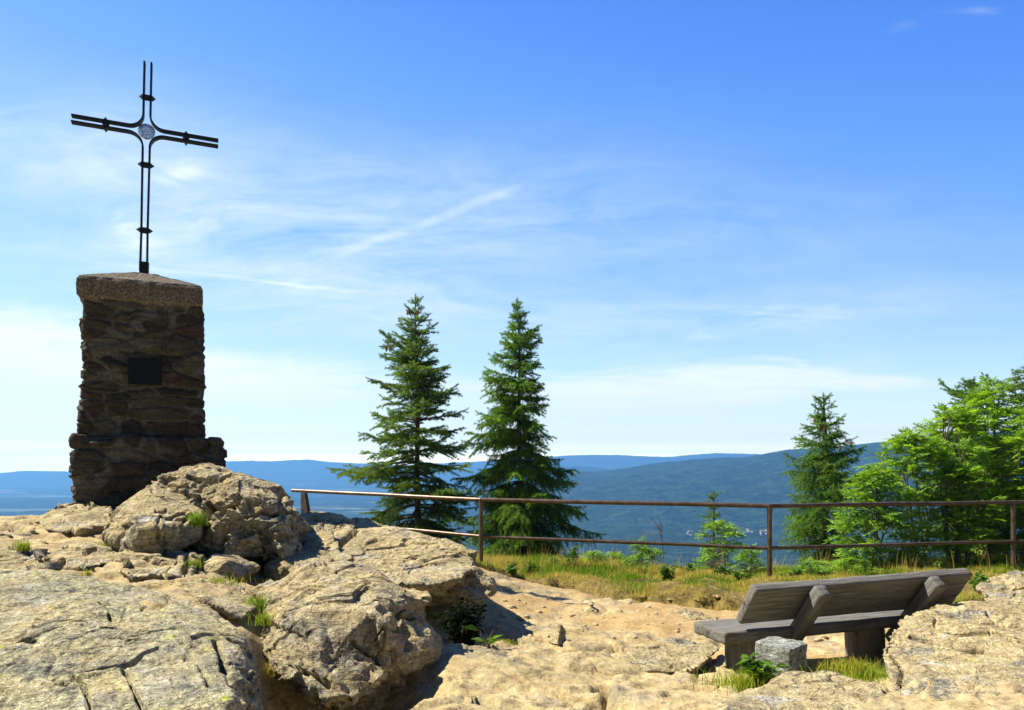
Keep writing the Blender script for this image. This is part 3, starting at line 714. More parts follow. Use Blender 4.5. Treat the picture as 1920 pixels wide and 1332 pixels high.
    spots = [(1104,1134,.030,.5,'pale flat pebble beside the broad path rock'), (1215,1140,.016,.6,None), (1160,1150,.014,.6,None), (1010,1150,.018,.6,None), (960,1142,.02,.7,None),
             (1050,1158,.012,.7,None), (1130,1162,.013,.7,None), (1190,1200,.012,.6,None), (1360,1178,.02,.6,None), (1330,1190,.016,.6,None), (1385,1190,.014,.6,None), (900,1148,.016,.6,None),
             (1240,1172,.012,.7,None), (1290,1200,.012,.7,None), (1535,1205,.02,.7,None), (1545,1199,.016,.7,None), (1500,1212,.024,.5,None), (1090,1150,.010,.7,None), (1180,1135,.013,.7,None), (940,1158,.014,.7,None),
             (1560,1215,.014,.7,None), (1020,1140,.011,.7,None), (1270,1185,.011,.7,None), (1230,1155,.013,.7,None)]
    spots += [(rng.uniform(890, 1390), rng.uniform(1118, 1205), rng.choice([.006, .008, .011, .016]), .65, None) for _ in range(60)]
    v0, f0 = ico(4); first = None
    for i, (px, py, r, fl, lab) in enumerate(spots):
        d = np.linspace(4.5, 10.5, 300); q = np.array([P(px, py, a) for a in d]); gz = ground_z(q[:, 0], q[:, 1], False)
        hit = np.nonzero(q[:, 2] < gz)[0]
        if not len(hit): continue
        pt = q[hit[0]]; z = float(ground_z(pt[0], pt[1])[0])
        s = r * 1.6
        if i % 9 == 0 or first is None:
            v = v0 * (1 + .3 * fbm(v0 * 1.4 + i * 3.3, 3))[:, None] * np.array([1.25, 1, fl])
            o = mesh_obj('pebble', v, f0.ravel(), np.full(len(f0), 3), M['pebble'], None, True); first = o
        else:
            o = first.copy(); C.objects.link(o)
        o.scale = (s, s, s); o.location = (pt[0], pt[1], z + s * .12); o.rotation_euler = (0, 0, rng.uniform(0, 6))
        tag(o, lab or 'small loose stone on the dirt path', 'pebble', 'loose stones on the path')
# ------------------------------------------------------------------ masonry pillar
def rbox(sx, sy, z0, z1, step, rad=.05):
    """Rounded box shell as a welded grid: verts, normals, quads. Origin in the middle of the base."""
    hx, hy = sx / 2, sy / 2; zc = (z0 + z1) / 2; hz = (z1 - z0) / 2
    def grid(n1, n2): 
        a, b = np.meshgrid(np.linspace(-1, 1, n1), np.linspace(-1, 1, n2), indexing='ij'); return a.ravel(), b.ravel()
    nx, ny, nz = [max(3, int(round(2 * h / step)) + 1) for h in (hx, hy, hz)]
    V, Fc, base = [], [], 0
    for ax in range(3):
        n1, n2 = [(ny, nz), (nx, nz), (nx, ny)][ax]
        for sg in (-1, 1):
            a, b = grid(n1, n2); one = np.full_like(a, sg)
            v = [np.stack([one, a, b], 1), np.stack([a, one, b], 1), np.stack([a, b, one], 1)][ax]
            i, j = np.meshgrid(np.arange(n1 - 1), np.arange(n2 - 1), indexing='ij'); i, j = i.ravel(), j.ravel()
            q = np.stack([i * n2 + j, (i + 1) * n2 + j, (i + 1) * n2 + j + 1, i * n2 + j + 1], 1)
            flip = (sg < 0) != (ax == 1)
            V.append(v); Fc.append((q[:, ::-1] if flip else q) + base); base += len(v)
    v = np.concatenate(V) * np.array([hx, hy, hz]); f = np.concatenate(Fc)
    key = np.round(v * 1e4).astype(np.int64); _, idx, inv = np.unique(key, axis=0, return_index=True, return_inverse=True)
    v = v[idx]; f = inv.reshape(-1)[f]
    core = np.clip(v, -np.array([hx, hy, hz]) + rad, np.array([hx, hy, hz]) - rad)
    n = v - core; n /= np.linalg.norm(n, axis=1)[:, None] + 1e-9
    v = core + n * rad; v[:, 2] += zc
    return v, n, f

def masonry(name, sx, sy, z0, z1, parent, seed, amp=.04, off=(0, 0), taper=0.0):
    v, n, f = rbox(sx, sy, z0, z1, .014, .06)
    q = v + seed
    w = q * np.array([2.5, 2.5, 6.4]) + np.stack([.5 * perlin(q * 1.6 + 3), .5 * perlin(q * 1.6 + 13), .75 * perlin(q * np.array([1.3, 1.3, 2.2]) + 23)], 1) * .9
    w += .10 * np.stack([perlin(q * 6 + k * 9) for k in range(3)], 1)
    f1, f2, cid, _ = worley(w)
    e = f2 - f1
    face = sstep(.02, .15, e + .05 * perlin(q * 17))
    tone = RND[cid]
    patch = sstep(.25, .5, fbm(q * 1.5 + 60, 3)) * .9          # smeared mortar
    d = amp * (face - .75) * (1 - .7 * patch) + amp * .9 * (RND[(cid * 7 + 3) % 256] - .5) * face
    d += .020 * fbm(q * np.array([5, 5, 8]), 4) + .007 * ridged(q * np.array([9, 9, 16]), 3) + .004 * fbm(q * 40, 2)
    flat = (np.abs(n[:, 2]) > .9)
    d = np.where(flat, d * .4, d)
    v = v + n * d[:, None]
    if taper: v[:, :2] *= 1 + taper * (z1 - v[:, 2:3]) / (z1 - z0)
    v[:, 0] += off[0]; v[:, 1] += off[1]
    joint = np.maximum(1 - sstep(.02, .10, e), patch * sstep(-.1, .3, perlin(q * 6 + 9)))
    o = mesh_obj(name, v, f.ravel(), np.full(len(f), 4), M['masonry'], tone, True, None, dict(joint=joint))
    o.parent = parent; return o

PA = math.radians(24)
PU = np.array([math.cos(PA), math.sin(PA), 0]); PN = np.array([math.sin(PA), -math.cos(PA), 0])     # along the front, out of the front
PC = np.array([-4.10, 8.27, 0]) - PN * .55                                                        # pillar axis
def build_pillar():
    z0 = .85
    e = empty('summit_pillar', (PC[0], PC[1], z0), PA)
    tag(e, 'dark rubble stone pillar with stepped foot and pebbled cap, carrying the iron cross', 'pillar')
    masonry('plinth', 1.50, 1.36, 0, 1.08, e, 4.2, .06, (.09, .02))
    masonry('column', 1.19, 1.05, .95, 2.60, e, 9.7, .045, (.02, 0), .035)
    # cap: low hipped slab with a chamfered underside
    def ring(hx, hy, z, n=22):
        pts = []
        for (ax, ay, bx, by) in ((-1, -1, 1, -1), (1, -1, 1, 1), (1, 1, -1, 1), (-1, 1, -1, -1)):
            for k in range(n):
                t = k / n; pts.append([(ax + (bx - ax) * t) * hx, (ay + (by - ay) * t) * hy, z])
        return np.array(pts)
    rows = [ring(.56, .5, 2.50), ring(.585, .52, 2.565)]
    rows += [ring(.628, .55, z) for z in (2.60, 2.63, 2.67, 2.71, 2.75, 2.775)] + [ring(.618, .54, 2.79)]
    for k in range(1, 12):
        t = k / 12; rows.append(ring(.618 * (1 - t) + .04, .54 * (1 - t) + .03, 2.79 + .235 * t ** .92))
    n = len(rows[0]); v = np.concatenate(rows)
    i = np.arange(len(rows) - 1)[:, None] * n; j = np.arange(n)[None, :]; jn = (j + 1) % n
    f = np.stack([i + j, i + jn, i + n + jn, i + n + j], 2).reshape(-1, 4)
    c = np.array([0, 0, 2.7]); nn = v - c; nn /= np.linalg.norm(nn, axis=1)[:, None]
    v = v + nn * (.010 * fbm(v * 6, 3) + .006 * fbm(v * 24, 2))[:, None]
    g = Geo(); g.add(v, f); g.add(v[-n:], [list(range(n))]); g.add(v[:n], [list(range(n))[::-1]])
    o = g.build('cap_stone', M['concrete'], e); o['label'] = 'pebbled concrete cap with a low hipped top'
    g = Geo(); g.box(.335, .03, .29, c=(0, 0, 0), bev=.006)
    o = g.build('plaque', M['plaque'], e); o.location = (.035, -.525 - .055, 1.80); o['label'] = 'blank dark metal plaque'
    for sx in (-1, 1):
        for sz in (-1, 1):
            b = Geo(); b.tube([[sx * .145, -.014, sz * .122], [sx * .145, -.021, sz * .122]], .010, 8); b.build('bolt', M['plaque'], o)
    return e

def build_cross():
    base = np.array([PC[0] - .005, PC[1], 3.84])
    e = empty('summit_cross', base, PA - math.radians(2)); e.rotation_euler = (0, math.radians(1.1), PA - math.radians(2))
    tag(e, 'wrought iron cross of paired flat bars with a glass disc, standing on the stone pillar', 'cross')
    zc, hv, ha, R = 1.70, .037, .036, .155
    T, DP = .020, .085                       # bar thickness, depth of the flat bar
    def sweep(path, name):
        path = np.array(path, float); t = np.gradient(path, axis=0); t /= np.linalg.norm(t, axis=1)[:, None]
        nrm = np.stack([-t[:, 1], t[:, 0]], 1)
        g = Geo(); n = len(path); rows = []
        for k in range(n):
            a = path[k] + nrm[k] * T / 2; b = path[k] - nrm[k] * T / 2
            rows += [[a[0], -DP / 2, a[1]], [a[0], DP / 2, a[1]], [b[0], DP / 2, b[1]], [b[0], -DP / 2, b[1]]]
        i = np.arange(n - 1)[:, None] * 4; j = np.arange(4)[None, :]; jn = (j + 1) % 4
        f = np.stack([i + j, i + jn, i + 4 + jn, i + 4 + j], 2).reshape(-1, 4)
        g.add(rows, f); g.add(rows[:4], [[0, 1, 2, 3]]); g.add(rows[-4:], [[3, 2, 1, 0]])
        return g.build(name, M['iron'], e)
    for sx in (-1, 1):
        for sz in (-1, 1):
            vend = 2.51 if sz > 0 else .06
            path = [[sx * hv, vend]]
            if sz < 0: path.append([sx * (hv - .004), .5])
            path.append([sx * hv, zc + sz * (ha + R + .10)])
            cx, cz = sx * (hv + R), zc + sz * (ha + R)
            for k in range(0, 13):
                a = PI / 2 * k / 12; path.append([cx - sx * R * math.cos(a), cz - sz * R * math.sin(a)])
            path.append([sx * .5, zc + sz * ha]); path.append([sx * (.77 if sx < 0 else .785), zc + sz * ha])
            if sx * sz < 0: pass
            sweep(path, 'frame_bar')
    def collar(x, z, rot):
        g = Geo(); w, dp, h = .105, .085, .034
        g.box(w, dp, h, tone=.5)
        for s in (-1, 1):
            xb = s * w / 2; tip = [s * (w / 2 + .04), 0, 0]
            q = [[xb, -dp / 2, -h / 2], [xb, dp / 2, -h / 2], [xb, dp / 2, h / 2], [xb, -dp / 2, h / 2], tip]
            g.add(q, [[0, 1, 4], [1, 2, 4], [2, 3, 4], [3, 0, 4]])
        for s in (-1, 1):
            zb = s * h / 2; q = [[-.045, -.04, zb], [.045, -.04, zb], [.045, .04, zb], [-.045, .04, zb], [-.02, 0, zb + s * .02], [.02, 0, zb + s * .02]]
            g.add(q, [[0, 1, 5, 4], [2, 3, 4, 5], [0, 4, 3], [1, 2, 5]])
        o = g.build('collar', M['iron'], e); o.location = (x, 0, z); o.rotation_euler = (0, rot, 0)
    for z in (2.10, 1.305, .535): collar(0, z, 0)
    for x in (-.425, .425): collar(x, zc, PI / 2)
    g = Geo(); n = 36; r = .092
    prof = [(0.0, -.034), (.5, -.032), (.85, -.022), (1.0, -.008), (1.0, .008), (.85, .022), (.5, .032), (0.0, .034)]
    rows = np.array([[[rr * r * math.cos(2 * PI * k / n), yy, rr * r * math.sin(2 * PI * k / n)] for k in range(n)] for rr, yy in prof])
    rows += (rows[..., 1:2] * .35) * perlin(rows.reshape(-1, 3) * 45).reshape(len(prof), n, 1) * np.array([0, 1, 0])
    i = np.arange(len(prof) - 1)[:, None] * n; j = np.arange(n)[None, :]; jn = (j + 1) % n
    g.add(rows.reshape(-1, 3), np.stack([i + j, i + jn, i + n + jn, i + n + j], 2).reshape(-1, 4))
    o = g.build('glass_disc', M['glass'], e, smooth=False); o.location = (0, 0, zc)
    g = Geo()
    g.box(.088, .085, .17, c=(0, 0, .075), bev=.006)
    for k in range(4): g.box(.104, .1, .022, c=(.004, 0, .02 + k * .042), bev=.004)
    g.build('foot_clamp', M['iron'], e)
    return e

# ------------------------------------------------------------------ railing
RAILPTS = [(570, 922.5, 13.2), (902, 937.5, 11.3), (1443, 949, 10.2), (1900, 942, 11.2)]
def build_railing():
    tops = [P(*a) for a in RAILPTS]; tops.append(tops[-1] + np.array([4.0, .95, .03]))
    e = empty('metal_railing', (0, 11, 0))
    tag(e, 'rusty brown pipe railing with two rails along the edge of the viewpoint', 'railing')
    loc = np.array([0, 11, 0.0])
    start = P(548, 919.5, 13.35)
    mid = [t.copy() for t in tops]
    for m, dz in zip(mid, (.50, .555, .575, .59, .59)): m[2] -= dz
    def rail(name, pts, r):
        g = Geo(); pts = np.array(pts); 
        fine = np.concatenate([np.linspace(a, b, 9)[:-1] for a, b in zip(pts[:-1], pts[1:])] + [pts[-1:]])
        fine[:, 2] += .006 * perlin(fine * 1.3)
        g.tube(fine, r, 12); g.build(name, M['rail'], e, loc=None, smooth=True).location = -loc
    for a, b in zip([start] + tops[1:-1], tops[1:]): rail('top_rail', [a, b], .031)
    for a, b in zip([mid[0] + (start - tops[0])] + mid[1:-1], mid[1:]): rail('mid_rail', [a, b], .026)
    for k, t in enumerate(tops):
        g = Geo()
        if k == 0:
            u = (tops[1] - tops[0]); u[2] = 0; u /= np.linalg.norm(u)
            rows = []
            for z, w, sh in ((t[2] - .02, .045, 0.0), (t[2] - .25, .075, .03), (t[2] - .62, .10, .06)):
                c = np.array([t[0], t[1], z]) + u * sh
                for sx, sy in ((-1, -1), (1, -1), (1, 1), (-1, 1)): rows.append(c + u * sx * w + np.array([-u[1], u[0], 0]) * sy * .035)
            f = [[a * 4 + b, a * 4 + (b + 1) % 4, a * 4 + 4 + (b + 1) % 4, a * 4 + 4 + b] for a in range(2) for b in range(4)] + [[0, 1, 2, 3], [11, 10, 9, 8]]
            g.add(rows, f); o = g.build('post', M['rail'], e); o.location = -loc; o['label'] = 'tapered end post'
        else:
            gz = float(ground_z(t[0], t[1])[0]) - .15
            g.tube([[t[0], t[1], gz], [t[0], t[1], (gz + t[2]) / 2], [t[0], t[1], t[2] - .005]], .033, 12)
            o = g.build('post', M['rail'], e, smooth=True); o.location = -loc
            for zz in (mid[k][2], t[2] - .035):
                w = Geo(); w.tube([[t[0], t[1], zz - .035], [t[0], t[1], zz + .03]], .037, 12); w.build('weld_collar', M['rail'], o)
    return e

# ------------------------------------------------------------------ bench
def plank(name, length, w, h, parent, seed, rnd=.008):
    """Rough sawn board, long axis x, centred on its middle."""
    nx, ny, nz = int(length / .03), max(4, int(w / .02)), max(4, int(h / .02))
    v, n, f = rbox(length, w, -h / 2, h / 2, .022, rnd)
    q = v + seed * 2.3
    end = np.abs(n[:, 0]) > .7
    d = .006 * fbm(q * np.array([1.6, 6, 6]), 3) + .0025 * fbm(q * np.array([5, 40, 40]), 2)
    d = np.where(end, .006 * fbm(q * 14, 3), d)
    v = v + n * d[:, None]
    o = mesh_obj(name, v, f.ravel(), np.full(len(f), 4), M['wood'], None, True)
    o.parent = parent; return o

def build_bench():
    ang = math.radians(17.0); tilt = math.radians(1.1)
    lo = P(1392, 1172, 5.32)                       # rear lower left corner of the back board
    e = empty('wooden_bench', (lo[0], lo[1], .12)); e.rotation_euler = (0, -tilt, ang)
    tag(e, 'weathered grey plank bench seen from behind, facing the railing', 'bench')
    zb = lo[2] - .12
    rec = math.radians(36)
    # local axes: x along the bench, y towards the view, z up; origin under the corner
    L = 1.92
    bk = plank('backrest', L, .075, .335, e, 1.0); bk.rotation_euler = (rec, 0, 0)
    cy, cz = math.sin(rec), math.cos(rec)
    bk.location = (L / 2 - .01, -cy * .1675 + cz * .0375 + .0, zb + cz * .1675 + cy * .0375)
    seat = plank('seat', 1.93, .42, .085, e, 2.0); seat.location = (.815, .19, zb - .085)
    for k, x in enumerate((.46, 1.47)):
        s = plank('back_support', .70, .10, .095, e, 3.0 + k)
        # long axis tilted back like the board, lying against its rear face
        s.rotation_euler = (0, -PI / 2 + 0, 0)
        m = Matrix.Rotation(rec + math.radians(4), 4, 'X') @ Matrix.Rotation(-PI / 2, 4, 'Y')
        s.rotation_euler = m.to_euler()
        tx, tz = -cy, cz
        t = .03
        s.location = (x, tx * t - cz * .052 - .01, zb + tz * t - cy * .052 + .0)
    for k, x in enumerate((.13, 1.22)):
        l = plank('leg', .36, .30, .13, e, 6.0 + k); l.rotation_euler = (0, PI / 2, 0); l.location = (x, .17, zb - .1275 - .18)
    return e

def build_block():
    c = P(1462, 1240, 5.0)
    v, n, f = rbox(.30, .26, 0, .235, .012, .022)
    v = v + n * (.008 * fbm(v * 6 + 3, 4) + .004 * ridged(v * 16, 3) - .01)[:, None]
    v[:, 0] *= 1 - .1 * (v[:, 1] + .13)
    o = mesh_obj('stone_block', v, f.ravel(), np.full(len(f), 4), M['rock_block'], None, True)
    z = P(1462, 1276, 4.9)[2]
    o.location = (c[0], c[1], z); o.rotation_euler = (.05, .02, math.radians(47))
    tag(o, 'rough grey squared stone block under the near bench support', 'stone')
M['rock_block'] = mat_rock('grey_granite', (1.0, 1.12, 1.3), lichen=.05, grey=1.0, pink=.0, wide=.3)
# ------------------------------------------------------------------ conifers
def rot_about(v, axis, ang):
    c, s = np.cos(ang)[:, None], np.sin(ang)[:, None]
    return v * c + np.cross(axis, v) * s + axis * (axis * v).sum(1)[:, None] * (1 - c)

def needles(geo, shoots, rng, nl=.04, nw=.012, step=.0055):
    """shoots: rows p0(3) dir(3) length sag tone -> needle blades along every shoot."""
    S = np.array(shoots); cnt = np.maximum(4, (S[:, 6] / step).astype(int)); idx = np.repeat(np.arange(len(S)), cnt)
    start = np.cumsum(cnt) - cnt; k = np.arange(len(idx)) - start[idx]; t = (k + rng.rand(len(k))) / cnt[idx]
    d = S[idx, 3:6]; ln = S[idx, 6]; sag = S[idx, 7]
    p = S[idx, :3] + d * (ln * t)[:, None]; p[:, 2] -= sag * ln * t * t
    ref = np.where(np.abs(d[:, 2:3]) < .9, np.array([[0, 0, 1.0]]), np.array([[1.0, 0, 0]]))
    a = np.cross(d, ref); a /= np.linalg.norm(a, axis=1)[:, None]
    r = rot_about(a, d, k * 2.399 + rng.rand(len(k)) * .8)
    nd = d * .62 + r * .78; nd[:, 2] += .12; nd /= np.linalg.norm(nd, axis=1)[:, None]
    L = nl * (.75 + .5 * rng.rand(len(k))) * (1 - .35 * t ** 3)
    side = np.cross(nd, rng.normal(size=nd.shape)); side /= np.linalg.norm(side, axis=1)[:, None]
    w = side * nw * .5
    v = np.stack([p - w, p + w, p + nd * L[:, None] + w * .35, p + nd * L[:, None] - w * .35], 1).reshape(-1, 3)
    f = np.arange(len(v)).reshape(-1, 4)
    tone = np.clip(S[idx, 8] * .75 + .35 * t - .1 + .25 * rng.rand(len(k)), 0, 1)
    geo.add(v, f, np.repeat(tone, 4))

def spruce(label, base, h, prof, seed, whorl=.24, per=6, droop=.35, dens=1.0, mat='needle', group=None, cones=0, lean=0.0, tr=.013, clear=.0, sag=.25, nl=.04, name='spruce_tree', gap=.07, bare=.26):
    """prof(t, az) -> crown radius in metres at relative height t."""
    rng = np.random.RandomState(seed)
    e = empty(name, base); tag(e, label, 'tree', group)
    tz = np.linspace(0, 1, 14)
    ax = np.stack([lean * h * tz + .02 * h * perlin(np.stack([tz * 2, 0 * tz + seed, 0 * tz], 1)), .015 * h * perlin(np.stack([tz * 2, 0 * tz + seed + 9.5, 0 * tz], 1)), h * tz], 1)
    wood = Geo(); wood.tube(ax, tr * h * (1 - tz) ** .8 + .004, 8)
    axis = lambda t: np.array([np.interp(t, tz, ax[:, k]) for k in range(3)])
    shoots = []; conepts = []
    nw = max(3, int(h * (1 - clear) / whorl)); ga = rng.rand() * 6
    for wv in range(nw + 1):
        tw = clear + (1 - clear) * wv / nw
        if tw > .985: continue
        nb = per + rng.randint(-1, 2)
        extra = rng.randint(1, 4) if tw < .9 else 0
        for b in range(nb + extra):
            t = tw + (0 if b < nb else rng.uniform(.2, .8) * (1 - clear) / nw) + rng.normal() * .004
            if t >= .985 or t < .01: continue
            az = ga + b * 2 * PI / nb + rng.normal() * .3
            gapn = float(perlin(np.array([[math.cos(az) * 1.3 + seed, math.sin(az) * 1.3, t * 5.5]]))[0])
            L = prof(t, az) * rng.uniform(.72, 1.18) * (1 if b < nb else .6) * (1.0 + .55 * min(.35, max(-.9, gapn * 1.6)))
            if rng.rand() < gap: continue
            if rng.rand() < .07: L *= .45
            if L < .05: continue
            p = axis(t); pitch0 = np.interp(t, [0, .35, .7, .95, 1], [-.12, .08, .38, .75, 1.0]) + rng.normal() * .1
            ns = max(4, int(L / .07)); ds = L / ns; pts = [p.copy()]; dirs = []
            azc = az; 
            for s in range(ns):
                u = (s + .5) / ns
                pit = pitch0 - droop * math.sin(min(1, u * 1.25) * PI * .8) * (1.2 - t) + .65 * max(0, u - .62) * (1.1 - .4 * t)
                azc += rng.normal() * .05
                dv = np.array([math.cos(azc) * math.cos(pit), math.sin(azc) * math.cos(pit), math.sin(pit)]); dirs.append(dv)
                p = p + dv * ds; pts.append(p.copy())
            pts = np.array(pts); wood.tube(pts, np.linspace(max(.006, .012 * L + .004), .003, len(pts)), 4, cap=False)
            tb = rng.rand()
            n0 = max(1, int(ns * (.16 if t > .55 else bare)))
            for s in range(n0, ns):          # the branch itself
                shoots.append([*pts[s], *dirs[s], ds * 1.05, 0, tb * .7 + .2 * s / ns])
            shoots.append([*pts[-1], *dirs[-1], .06 + .03 * L, -.1, tb * .7 + .35])
            sp = .058 / dens; s = n0 * ds * .9; sd = 1
            while s < L * .985:
                k = min(ns - 1, int(s / ds)); fr = s / ds - k; q = pts[k] + dirs[k] * ds * fr; d = dirs[k]
                hor = np.array([-d[1], d[0], 0]); hor /= np.linalg.norm(hor) + 1e-9
                rem = L - s; ln = min(.46, (.18 + .44 * rem) * rng.uniform(.45, 1.2)) * min(1, .55 + L)
                dv = d * .62 + hor * sd * .78 * rng.uniform(.6, 1.1); dv[2] += rng.normal() * .22 - sag * .35 * (1 - t)
                dv /= np.linalg.norm(dv); sg = sag * rng.uniform(.5, 1.6) * (1.15 - t)
                shoots.append([*q, *dv, ln, sg, tb * .7 + .15 * rng.rand()])
                if ln > .15:
                    m = int(ln / .07)
                    for a in range(1, m + 1):
                        u = a / (m + .6); qq = q + dv * ln * u; qq[2] -= sg * ln * u * u
                        sd2 = 1 if a % 2 else -1; h2 = np.array([-dv[1], dv[0], 0])
                        d2 = dv * .7 + h2 * sd2 * .65; d2[2] += rng.normal() * .15 - sg * .9; d2 /= np.linalg.norm(d2)
                        shoots.append([*qq, *d2, ln * .48 * (1.15 - u) * rng.uniform(.7, 1.2), sg, tb * .7 + .3 * rng.rand()])
                if sag > .3 and rng.rand() < .5:   # hanging twigs
                    shoots.append([*q, d[0] * .3, d[1] * .3, -.9, min(.3, .1 + .2 * rem) * rng.uniform(.6, 1.2), 0, tb * .6])
                sd = -sd; s += sp * rng.uniform(.7, 1.3)
            if t > .45 and rng.rand() < .8: conepts.append(pts[-1 - rng.randint(1, 3)])
        ga += 1.1
    # leader
    top = axis(.955); shoots.append([*top, 0, 0, 1, h * .05, 0, .6])
    for a in range(5): shoots.append([*axis(.955 - .01 * a), math.cos(a * 2.4) * .75, math.sin(a * 2.4) * .75, .6, .07 + .01 * a, -.2, .6])
    wood.build('trunk', M['bark'], e)
    S = np.array(shoots); ln = np.linalg.norm(S[:, 3:6], axis=1); S[:, 3:6] /= ln[:, None]
    g = Geo(); needles(g, S, rng, nl=nl, nw=nl * .29); g.build('crown', M[mat], e)
    if cones:
        cg = Geo(); n = 9; zz = np.linspace(0, -.11, n)
        cg.tube(np.stack([0 * zz, 0 * zz, zz], 1), .019 * np.sin(np.linspace(.25, PI - .2, n)) ** .6 * (1 + .12 * (np.arange(n) % 2)), 7)
        first = None; rng.shuffle(conepts)
        for q in conepts[:cones]:
            for r in range(rng.randint(1, 4)):
                if first is None: first = cg.build('cone', M['cone'], e); o = first
                else: o = first.copy(); C.objects.link(o); o.parent = e
                o.location = q + np.array([rng.normal() * .035, rng.normal() * .035, -.015]); o.rotation_euler = (rng.normal() * .15, rng.normal() * .15, 0)
    return e

# ------------------------------------------------------------------ rowans and other pinnate shrubs
def pinnate(geo, leaves, rng, pairs=6):
    """leaves: rows pos(3) dir(3) length tone -> compound leaves of paired leaflets."""
    A = np.array(leaves); n = len(A); d = A[:, 3:6] / np.linalg.norm(A[:, 3:6], axis=1)[:, None]
    up = np.array([0, 0, 1.0]) + rng.normal(size=(n, 3)) * .35
    s = np.cross(d, up); s /= np.linalg.norm(s, axis=1)[:, None] + 1e-9; u = np.cross(s, d)
    L = A[:, 6]; bend = rng.uniform(.15, .6, n)
    tone = A[:, 7]
    for k in range(pairs * 2 + 1):
        if k < pairs * 2: t = .22 + .68 * (k // 2) / (pairs - 1); sd = 1 if k % 2 else -1; ll = L * .36 * (1 - .35 * abs(t - .5)); w = ll * .17
        else: t = .94; sd = 0; ll = L * .34; w = ll * .17
        b = A[:, :3] + d * (L * t)[:, None]; b = b - u * 0; b[:, 2] -= bend * L * t * t
        ld = (d * .55 + s * sd * .85) if sd else d.copy()
        ld = ld + rng.normal(size=(n, 3)) * .13; ld[:, 2] -= .18 + bend * .3; ld /= np.linalg.norm(ld, axis=1)[:, None]
        nn = u + rng.normal(size=(n, 3)) * .25
        wv = np.cross(ld, nn); wv /= np.linalg.norm(wv, axis=1)[:, None] + 1e-9; wv = wv * w[:, None]
        v = np.stack([b, b + ld * (ll * .42)[:, None] + wv, b + ld * ll[:, None], b + ld * (ll * .42)[:, None] - wv], 1).reshape(-1, 3)
        geo.add(v, np.arange(len(v)).reshape(-1, 4), np.repeat(np.clip(tone + rng.normal(size=n) * .08, 0, 1), 4))

def rowan(label, base, h, spread, seed, n_stem=3, leaf=.205, group=None, mat='leaf', name='rowan_tree', cat='tree', low=.2, shift=0.0, clusters=60, per=6, top=.75):
    """Several stems that fork into limbs; twigs with pinnate leaves fill a loose crown of half width spread (m)."""
    rng = np.random.RandomState(seed); e = empty(name, base); tag(e, label, cat, group)
    wood = Geo(); leaves = []; limbs = []
    def path(a, b, r0, r1, bow, n=9):
        t = np.linspace(0, 1, n)[:, None]; mid = np.zeros((n, 3)); mid[:, 2] = (bow * np.sin(t * PI))[:, 0]
        pts = a + (b - a) * t + mid + .035 * np.linalg.norm(b - a) * np.stack([perlin(np.stack([t[:, 0] * 2.5, 0 * t[:, 0] + rng.rand() * 50, 0 * t[:, 0]], 1)) for _ in range(3)], 1) * np.sin(t * PI) ** .5
        wood.tube(pts, np.linspace(r0, r1, n), 5, cap=False); return pts
    rad = lambda z: np.interp(z / h, [0, low, low + .2, top, 1.0], [.45, .8, 1.0, .72, .22])
    for s in range(n_stem):
        az = 2 * PI * s / n_stem + rng.rand(); z = h * rng.uniform(.74, .97) if s else h * .98; k = rng.uniform(.25, .6) * rad(z) if s else .1
        tip = np.array([math.cos(az) * spread[0] * k + shift * z, math.sin(az) * spread[1] * k, z])
        root = np.array([math.cos(az) * .05, math.sin(az) * .05, -.1]); st = path(root, tip, .011 * h + .005, .004, 0, 12); limbs.append(st)
        for b in range(rng.randint(3, 6)):
            i = rng.randint(3, 10); q = st[i]; a2 = rng.uniform(0, 2 * PI); zz = min(h * .95, q[2] + h * rng.uniform(.08, .3))
            end = np.array([math.cos(a2) * spread[0] * rad(zz) * .8 + shift * zz, math.sin(a2) * spread[1] * rad(zz) * .8, zz]); limbs.append(path(q, end, .006 * h + .002, .003, .03 * h))
    allp = np.concatenate([l[2:] for l in limbs])
    for c in range(clusters):
        z = h * (low + (1 - low) * rng.uniform(0, 1) ** .8); a2 = rng.uniform(0, 2 * PI); rr = rng.uniform(.25, 1.0) ** .6 * rad(z) * rng.uniform(.85, 1.1)
        tgt = np.array([math.cos(a2) * spread[0] * rr + shift * z, math.sin(a2) * spread[1] * rr, z])
        dd = np.linalg.norm((allp - tgt) * np.array([1, 1, 1.4]) + np.array([0, 0, .12 * h]), axis=1); q = allp[np.argmin(dd)]
        tw = path(q, tgt, .004, .0018, .02, 6); d = tw[-1] - tw[-3]; d /= np.linalg.norm(d) + 1e-9; tone = rng.uniform(.2, .95)
        n = per + rng.randint(-2, 3)
        for k in range(n):
            a3 = k * 2.4 + rng.rand(); i = 5 if k < n * .65 else rng.randint(2, 5)
            leaves.append([*tw[i], math.cos(a3) * .9 + d[0] * .8, math.sin(a3) * .9 + d[1] * .8, rng.uniform(-.15, .6) + d[2] * .4, leaf * rng.uniform(.7, 1.3), tone + rng.normal() * .12])
    wood.build('trunk', M['rowanbark'], e)
    g = Geo(); pinnate(g, np.array(leaves), rng); g.build('crown', M[mat], e)
    return e

